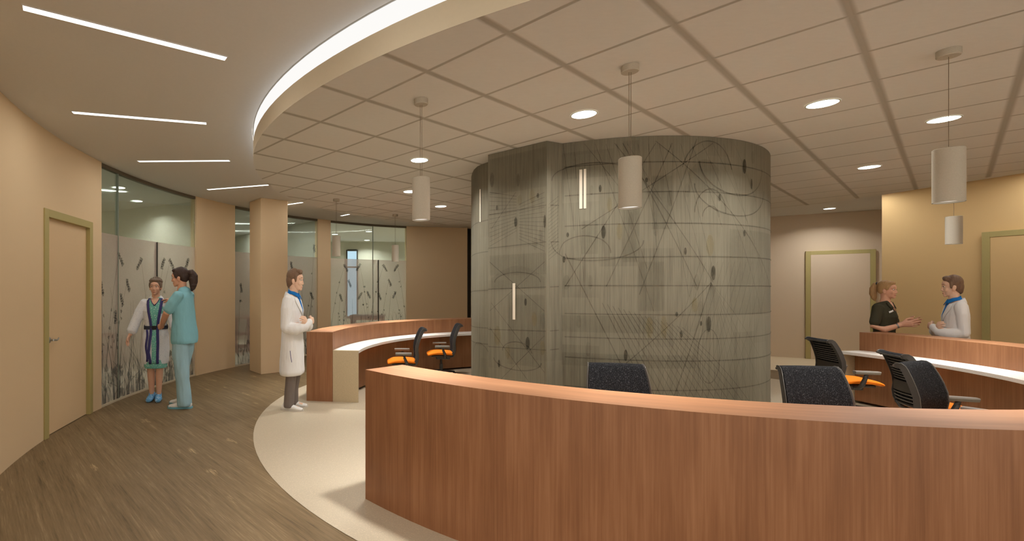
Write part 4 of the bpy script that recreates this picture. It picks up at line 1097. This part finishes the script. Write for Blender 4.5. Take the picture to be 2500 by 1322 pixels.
    for p, yaw in (((.062, 0, 0), -.1), ((-.047, .045, 0), .1)):
        B = Body(); RR_ = Matrix.Rotation(yaw, 3, 'Z'); P = lambda x, y, z: V3(p)+RR_@V3((x, y, z))
        B.limb([P(0, -.06, .04), P(0, 0, .05), P(0, .07, .04), P(0, .135, .03)], [(.04, .04), (.043, .05), (.048, .038), (.04, .028)], side=RR_@V3((1, 0, 0))); B.limb([P(0, -.03, .06), P(0, -.03, .095)], [.045, .042])
        B.melt('shoe_cover', 'shoecover', root, .005, 2, None, [((0, 0, .004), (0, 0, -1))], .012, 2)
    return root
make_patient((-2.985, 6.92, 0), -77, 'person with short curly hair in a white robe and blue shoe covers, walking with support')

# ---------------------------------------------------------------- nurse in teal scrubs
def make_nurse(loc, face_deg, label, s=1.075):
    post = lambda p: p*s
    a = radians(face_deg); B = Body()
    T, R = head(B, (0, .05, 1.628), .98, .12, -.1)
    torso(B, [(.93, 0, .15, .1), (1.1, 0, .125, .09), (1.28, .01, .15, .11), (1.41, -.01, .14, .078)])
    for x, y0 in ((-1, -.05), (1, .04)): B.limb([(x*.085, 0, .92), (x*.09, y0*.6, .5), (x*.09, y0, .1)], [.08, .052, .036]); B.limb([(x*.09, y0, .06), (x*.09, y0+.1, .035)], [.034, .028])
    # left arm reaches down to the belt, right arm up to the shoulder of the patient
    B.limb([(-.165, 0, 1.4), (-.185, .13, 1.19), (-.08, .22, 1.09), (.06, .31, 1.005)], [.05, .042, .037, .026])
    hand(B, (.065, .315, 1.0), (.6, .78, -.12), (.7, -.6, .1), (0, .2, 1), .5, 1.0, .02, tc=.2)
    B.limb([(.165, 0, 1.4), (.25, .1, 1.21), (.29, .26, 1.33)], [.05, .041, .026])
    hand(B, (.292, .272, 1.34), (.12, .95, .06), (0, .1, -1), (-1, .2, 0), .22, 1.0, .1)
    root, _ = B.melt('person', 'skin_c', None, .0045, 5, post); root.location = loc; root.rotation_euler = (0, 0, a-pi/2); finish(root, label, 'person')
    face_parts(root, T, R, .98, 'hair_dark', post)
    B = Body(); e = lambda p, r: B.ell(T(*p), r, R)
    e((0, -.022, .05), (.083, .098, .088)); e((0, -.055, .01), (.076, .066, .08)); e((0, .04, .096), (.06, .044, .027)); e((0, -.095, .045), (.04, .035, .04))
    for x in (-1, 1): e((x*.07, .018, .03), (.013, .028, .04))
    B.limb([T(0, -.105, .05), T(.005, -.15, .055), T(.01, -.172, 0), T(.005, -.168, -.07), T(.0, -.155, -.135), T(-.005, -.14, -.175)], [.03, .045, .058, .055, .042, .02])
    for k in range(7): B.ell(T(.01*sin(k*2.1), -.165-.012*sin(k*1.7), .03-.03*k), (.05, .034, .028), R)
    B.melt('hair', 'hair_dark', root, .005, 2, post, wrinkle=.010)
    B = Body()  # trousers
    B.limb([(.085, 0, .95), (.095, .01, .7), (.09, .05, .5), (.09, .05, .28), (.09, .03, .06)], [.105, .095, .083, .08, .086])
    B.limb([(-.085, 0, .95), (-.1, -.005, .7), (-.1, -.02, .5), (-.1, -.045, .28), (-.1, -.06, .06)], [.108, .098, .086, .082, .088])
    torso(B, [(.86, 0, .175, .12), (1.0, 0, .16, .11)]); B.melt('scrub_trousers', 'scrub_leg', root, .008, 5, post, [((0, 0, .035), (0, 0, -1))], .014, 7)
    B = Body()  # top
    torso(B, [(.84, -.012, .205, .15), (.95, -.012, .2, .148), (1.1, -.008, .175, .13), (1.28, .005, .178, .13), (1.39, -.008, .165, .1), (1.455, -.015, .1, .075)], 24)
    for x in (-1, 1): B.limb([(x*.155, -.005, 1.4), (x*(.18 if x < 0 else .205), .05, 1.315), (x*(.185 if x < 0 else .24), .105 if x < 0 else .085, 1.235)], [.066, .066, .064])
    o, bv = B.melt('scrub_top', 'scrub', root, .007, 5, post, [((0, 0, .805), (0, 0, -1))], .012, 4)
    sneaker('sneaker', root, (.09, .045, 0), -.1, 'shoe', 'sole', 1.0, post); sneaker('sneaker', root, (-.1, -.045, 0), .1, 'shoe', 'sole', 1.0, post)
    return root
make_nurse((-2.455, 6.56, 0), 176, 'person with dark ponytail in teal scrubs steadying the robed patient')

# ---------------------------------------------------------------- woman in a black polo shirt
def make_woman(loc, face_deg, label, q=.855, s=1.12):
    post = lambda p: V3((p.x*s*.95, p.y*s*.86, p.z*q if p.z < .92 else .92*q+(p.z-.92)*s))
    a = radians(face_deg); B = Body()
    T, R = head(B, (0, .04, 1.628), .97, .02, 0)
    torso(B, [(.93, 0, .15, .1), (1.1, 0, .125, .09), (1.28, .01, .15, .11), (1.41, -.01, .14, .078)])
    for x in (-1, 1): B.limb([(x*.085, 0, .92), (x*.085, .01, .5), (x*.085, -.02, .1)], [.08, .052, .04]); B.limb([(x*.085, -.03, .06), (x*.085, .1, .035)], [.038, .03])
    B.limb([(.165, -.005, 1.4), (.228, -.02, 1.16), (.19, .08, 1.125), (.105, .215, 1.19)], [.052, .046, .041, .027])
    B.limb([(-.165, -.005, 1.4), (-.225, .04, 1.17), (-.05, .225, 1.21)], [.052, .044, .026])
    hand(B, (.1, .225, 1.194), (-.2, .95, .16), (-.9, -.1, .2), (-.1, .2, 1), .22, 1.1, .2)
    hand(B, (-.045, .235, 1.213), (.2, .95, .2), (.9, .1, .1), (.1, .2, 1), .2, 1.1, .22)
    root, _ = B.melt('person', 'skin_c', None, .0045, 5, post); root.location = loc; root.rotation_euler = (0, 0, a-pi/2); finish(root, label, 'person')
    face_parts(root, T, R, .97, 'hair_blond', post)
    B = Body(); e = lambda p, r: B.ell(T(*p), r, R)
    e((0, -.02, .046), (.081, .096, .085)); e((0, -.05, .01), (.075, .062, .07)); e((0, .04, .09), (.058, .044, .027)); e((0, -.09, .07), (.03, .03, .03))
    for x in (-1, 1): e((x*.07, .012, .03), (.012, .03, .034))
    B.limb([T(0, -.1, .08), T(0, -.135, .075), T(0, -.16, .02), T(0, -.165, -.05), T(0, -.15, -.115), T(0, -.14, -.14)], [.022, .032, .043, .042, .03, .012])
    B.melt('hair', 'hair_blond', root, .005, 2, post, wrinkle=.005)
    b = MB(); b.lathe((0, 0, 0), [(.026, -.008), (.03, 0), (.026, .008)], 18)
    for v in b.bm.verts: v.co = post(T(0, -.118+v.co.z, .078+v.co.y) + R@V3((v.co.x, 0, 0)))
    b.build('hair_tie', 'black', root)
    B = Body()
    torso(B, [(.93, 0, .178, .125), (1.1, 0, .15, .11), (1.28, .012, .172, .132), (1.39, -.005, .172, .108), (1.455, -.012, .118, .086)], 24)
    for x in (-1, 1): B.limb([(x*.155, -.005, 1.4), (x*.195, -.005, 1.31), (x*.222, -.012 if x > 0 else .025, 1.215)], [.066, .062, .06])
    B.limb([(0, -.012, 1.44), (0, .0, 1.49)], [(.08, .076), (.067, .07)], side=(1, 0, 0))
    o, bv = B.melt('polo_shirt', 'polo', root, .007, 5, post, [((0, 0, .9), (0, 0, -1)), ((0, .02, 1.48), (0, -.35, 1))], .009, 6)
    patch('neck_opening', 'skin_c', root, bv, [((-.04, 1.47), (.04, 1.47)), ((-.03, 1.43), (.03, 1.43)), ((-.004, 1.36), (.004, 1.36))], .004, post)
    for x in (-1, 1):
        patch('collar', 'polo', o, bv, [((x*.045, 1.475), (x*.085, 1.465)), ((x*.03, 1.43), (x*.085, 1.42)), ((x*.02, 1.40), (x*.06, 1.385))], .012, post, nx=3)
    patch('name_badge', 'coat', o, bv, [((.05, 1.375), (.115, 1.355)), ((.05, 1.355), (.115, 1.332))], .012, post, nx=2)
    patch('chest_emblem', 'coat', o, bv, [((-.08, 1.33), (-.05, 1.33)), ((-.08, 1.318), (-.05, 1.318))], .008, post, nx=2)
    B = Body()
    for x in (-1, 1): B.limb([(x*.085, 0, .95), (x*.09, .01, .5), (x*.09, -.01, .07)], [.1, .075, .068])
    torso(B, [(.88, 0, .165, .11), (1.0, 0, .15, .105)]); B.melt('trousers', 'slacks', root, .008, 5, post, [((0, 0, .045), (0, 0, -1))], .008, 3)
    for x in (-1, 1): sneaker('shoe', root, (x*.09, -.015, 0), -x*.1, 'grey_shoe', 'sole', 1.0, post)
    b = MB(); p, qv = V3((.122, .189, 1.178)), V3((-.48, .77, .38)).normalized()   # wrist watch
    u = qv.orthogonal().normalized(); v = qv.cross(u); n = 24; rows = []
    for k in range(n):
        dv = u*cos(2*pi*k/n)+v*sin(2*pi*k/n); rows.append([post(p+dv*r_+qv*h_) for r_, h_ in ((.028, -.008), (.032, -.008), (.032, .008), (.028, .008))])
    b.grid(rows, closed_u=True, closed_v=True); wt = b.build('wrist_watch', 'alu', root)
    b = MB(); cn = p+V3((.6, -.6, -.1)).normalized()*.031; nd = (cn-p).normalized(); u = nd.orthogonal().normalized(); v = nd.cross(u)
    b.face([post(cn+nd*.003+(u*cos(2*pi*k/20)+v*sin(2*pi*k/20))*.015) for k in range(20)]); b.build('watch_face', 'black', wt, 0)
    return root
make_woman((7.56, 7.02, 0), -66, 'person with blond ponytail in a black polo shirt gesturing with both hands')

# ================================================================== ROOM CONTENTS BEHIND THE GLASS
def wood_armchair(loc, rz, label):
    r = empty('armchair', loc, rz, label, 'armchair')
    for x in (-1, 1):
        b = MB(); b.box((x*.29, .25, .32), (.05, .05, .64)); b.build('leg', 'brown_wood', r, 0, bevel=.005)
        b = MB(); b.box((x*.29, -.25, .42), (.05, .05, .84)); b.build('leg', 'brown_wood', r, 0, bevel=.005)
        b = MB(); b.box((x*.29, 0, .655), (.065, .58, .035)); b.build('armrest', 'brown_wood', r, 0, bevel=.006)
        b = MB(); b.box((x*.29, 0, .22), (.03, .46, .05)); b.build('side_rail', 'brown_wood', r, 0)
    b = MB(); b.box((0, .01, .40), (.54, .52, .1)); b.build('seat_cushion', 'dark', r, 0, bevel=.02)
    b = MB(); b.box((0, -.24, .66), (.53, .07, .4)); b.build('back_cushion', 'dark', r, 0, bevel=.02)
wood_armchair((-5.35, 9.75, 0), radians(-62), 'wooden armchair with dark cushions seen through the first glass bay')
r = empty('table', (.12, 15.2, 0), radians(-8), 'wooden table with dark top in the far room behind the third glass bay', 'table')
b = MB(); b.box((0, 0, .755), (1.05, .75, .04)); b.build('table_top', 'dark', r, 0, bevel=.005)
b = MB(); b.box((0, 0, .68), (.95, .65, .1)); b.build('apron', 'brown_wood', r, 0)
for x in (-1, 1):
    for y in (-1, 1): b = MB(); b.box((x*.46, y*.31, .365), (.07, .07, .73)); b.build('leg', 'brown_wood', r, 0, bevel=.004)
r = empty('shelf_unit', (-3.32, 12.15, 0), radians(52), 'low wooden shelf unit seen through the second glass bay', 'shelf')
b = MB(); b.box((0, 0, .86), (1.3, .42, .04)); b.build('top_board', 'brown_wood', r, 0)
for x in (-.63, 0, .63): b = MB(); b.box((x, 0, .42), (.04, .4, .84)); b.build('side_board', 'brown_wood', r, 0)
for z in (.12, .45): b = MB(); b.box((0, 0, z), (1.24, .39, .03)); b.build('shelf_board', 'brown_wood', r, 0)
# tall window in the rear wall of the third room
wx, wy = (859.5-CX)/F*17.54, 17.54
r = empty('window_4', (wx, wy, 0), 0, 'tall narrow window with pale daylight in the far room', 'window', None, 'structure')
b = MB(); b.box((0, .012, 1.78), (.34, .02, 2.36)); b.build('window_pane', 'sky', r, 0)
b = MB()
for x in (-.19, .19): b.box((x, -.01, 1.78), (.05, .07, 2.46))
for z in (.56, 2.38, 3.0): b.box((0, -.01, z), (.34, .07, .05))
b.build('window_frame', 'mullion', r, 0)
r = empty('wall_panel', (-5.0, 10.36, .6), atan2(pA.y-12.2, pA.x+8.6), 'small dark box mounted on the partition left of the robed patient', 'wall box')
b = MB(); b.box((0, -.02, 0), (.16, .1, .34)); b.build('box_body', 'dark', r, 0, bevel=.006)
b = MB(); b.box((-.028, -.074, 0), (.09, .008, .30)); b.build('box_door', 'black', r, 0)
for (x, y, e) in ((-6.3, 7.0, 40), (-1.35, 13.0, 40), (2.2, 14.6, 40), (-3.4, 14.2, 30), (-2.6, 11.2, 40)):
    light('room_fill', 'AREA', (x, y, ZC-.004), e, None, (1, .98, .94), shape='DISK', size=.2)  # added fill discs, kept out of view, to brighten the rooms behind the glass

# ================================================================== CAMERA AND LIGHT
cam = bpy.data.cameras.new('camera'); co = bpy.data.objects.new('camera', cam); COL.objects.link(co)
co.location = (0, 0, EYE); co.rotation_euler = (pi/2, 0, 0)
cam.sensor_width = 36; cam.lens = F*36/2500; cam.shift_x = (1250-CX)/2500; cam.shift_y = (CY-661)/2500; cam.clip_start = .05
SC.camera = co
w = bpy.data.worlds.new('world'); SC.world = w; w.use_nodes = True
w.node_tree.nodes['Background'].inputs[0].default_value = (1, .90, .78, 1); w.node_tree.nodes['Background'].inputs[1].default_value = 1.8
vs = SC.view_settings; vs.view_transform = 'Standard'; vs.look = 'None'; vs.gamma = 1; vs.use_curve_mapping = False; vs.exposure = -.16
cy = SC.cycles
cy.max_bounces = 6; cy.diffuse_bounces = 4; cy.glossy_bounces = 2; cy.transmission_bounces = 3; cy.transparent_max_bounces = 12
cy.caustics_reflective = False; cy.caustics_refractive = False
cy.use_adaptive_sampling = True; cy.adaptive_threshold = .1; cy.use_light_tree = False
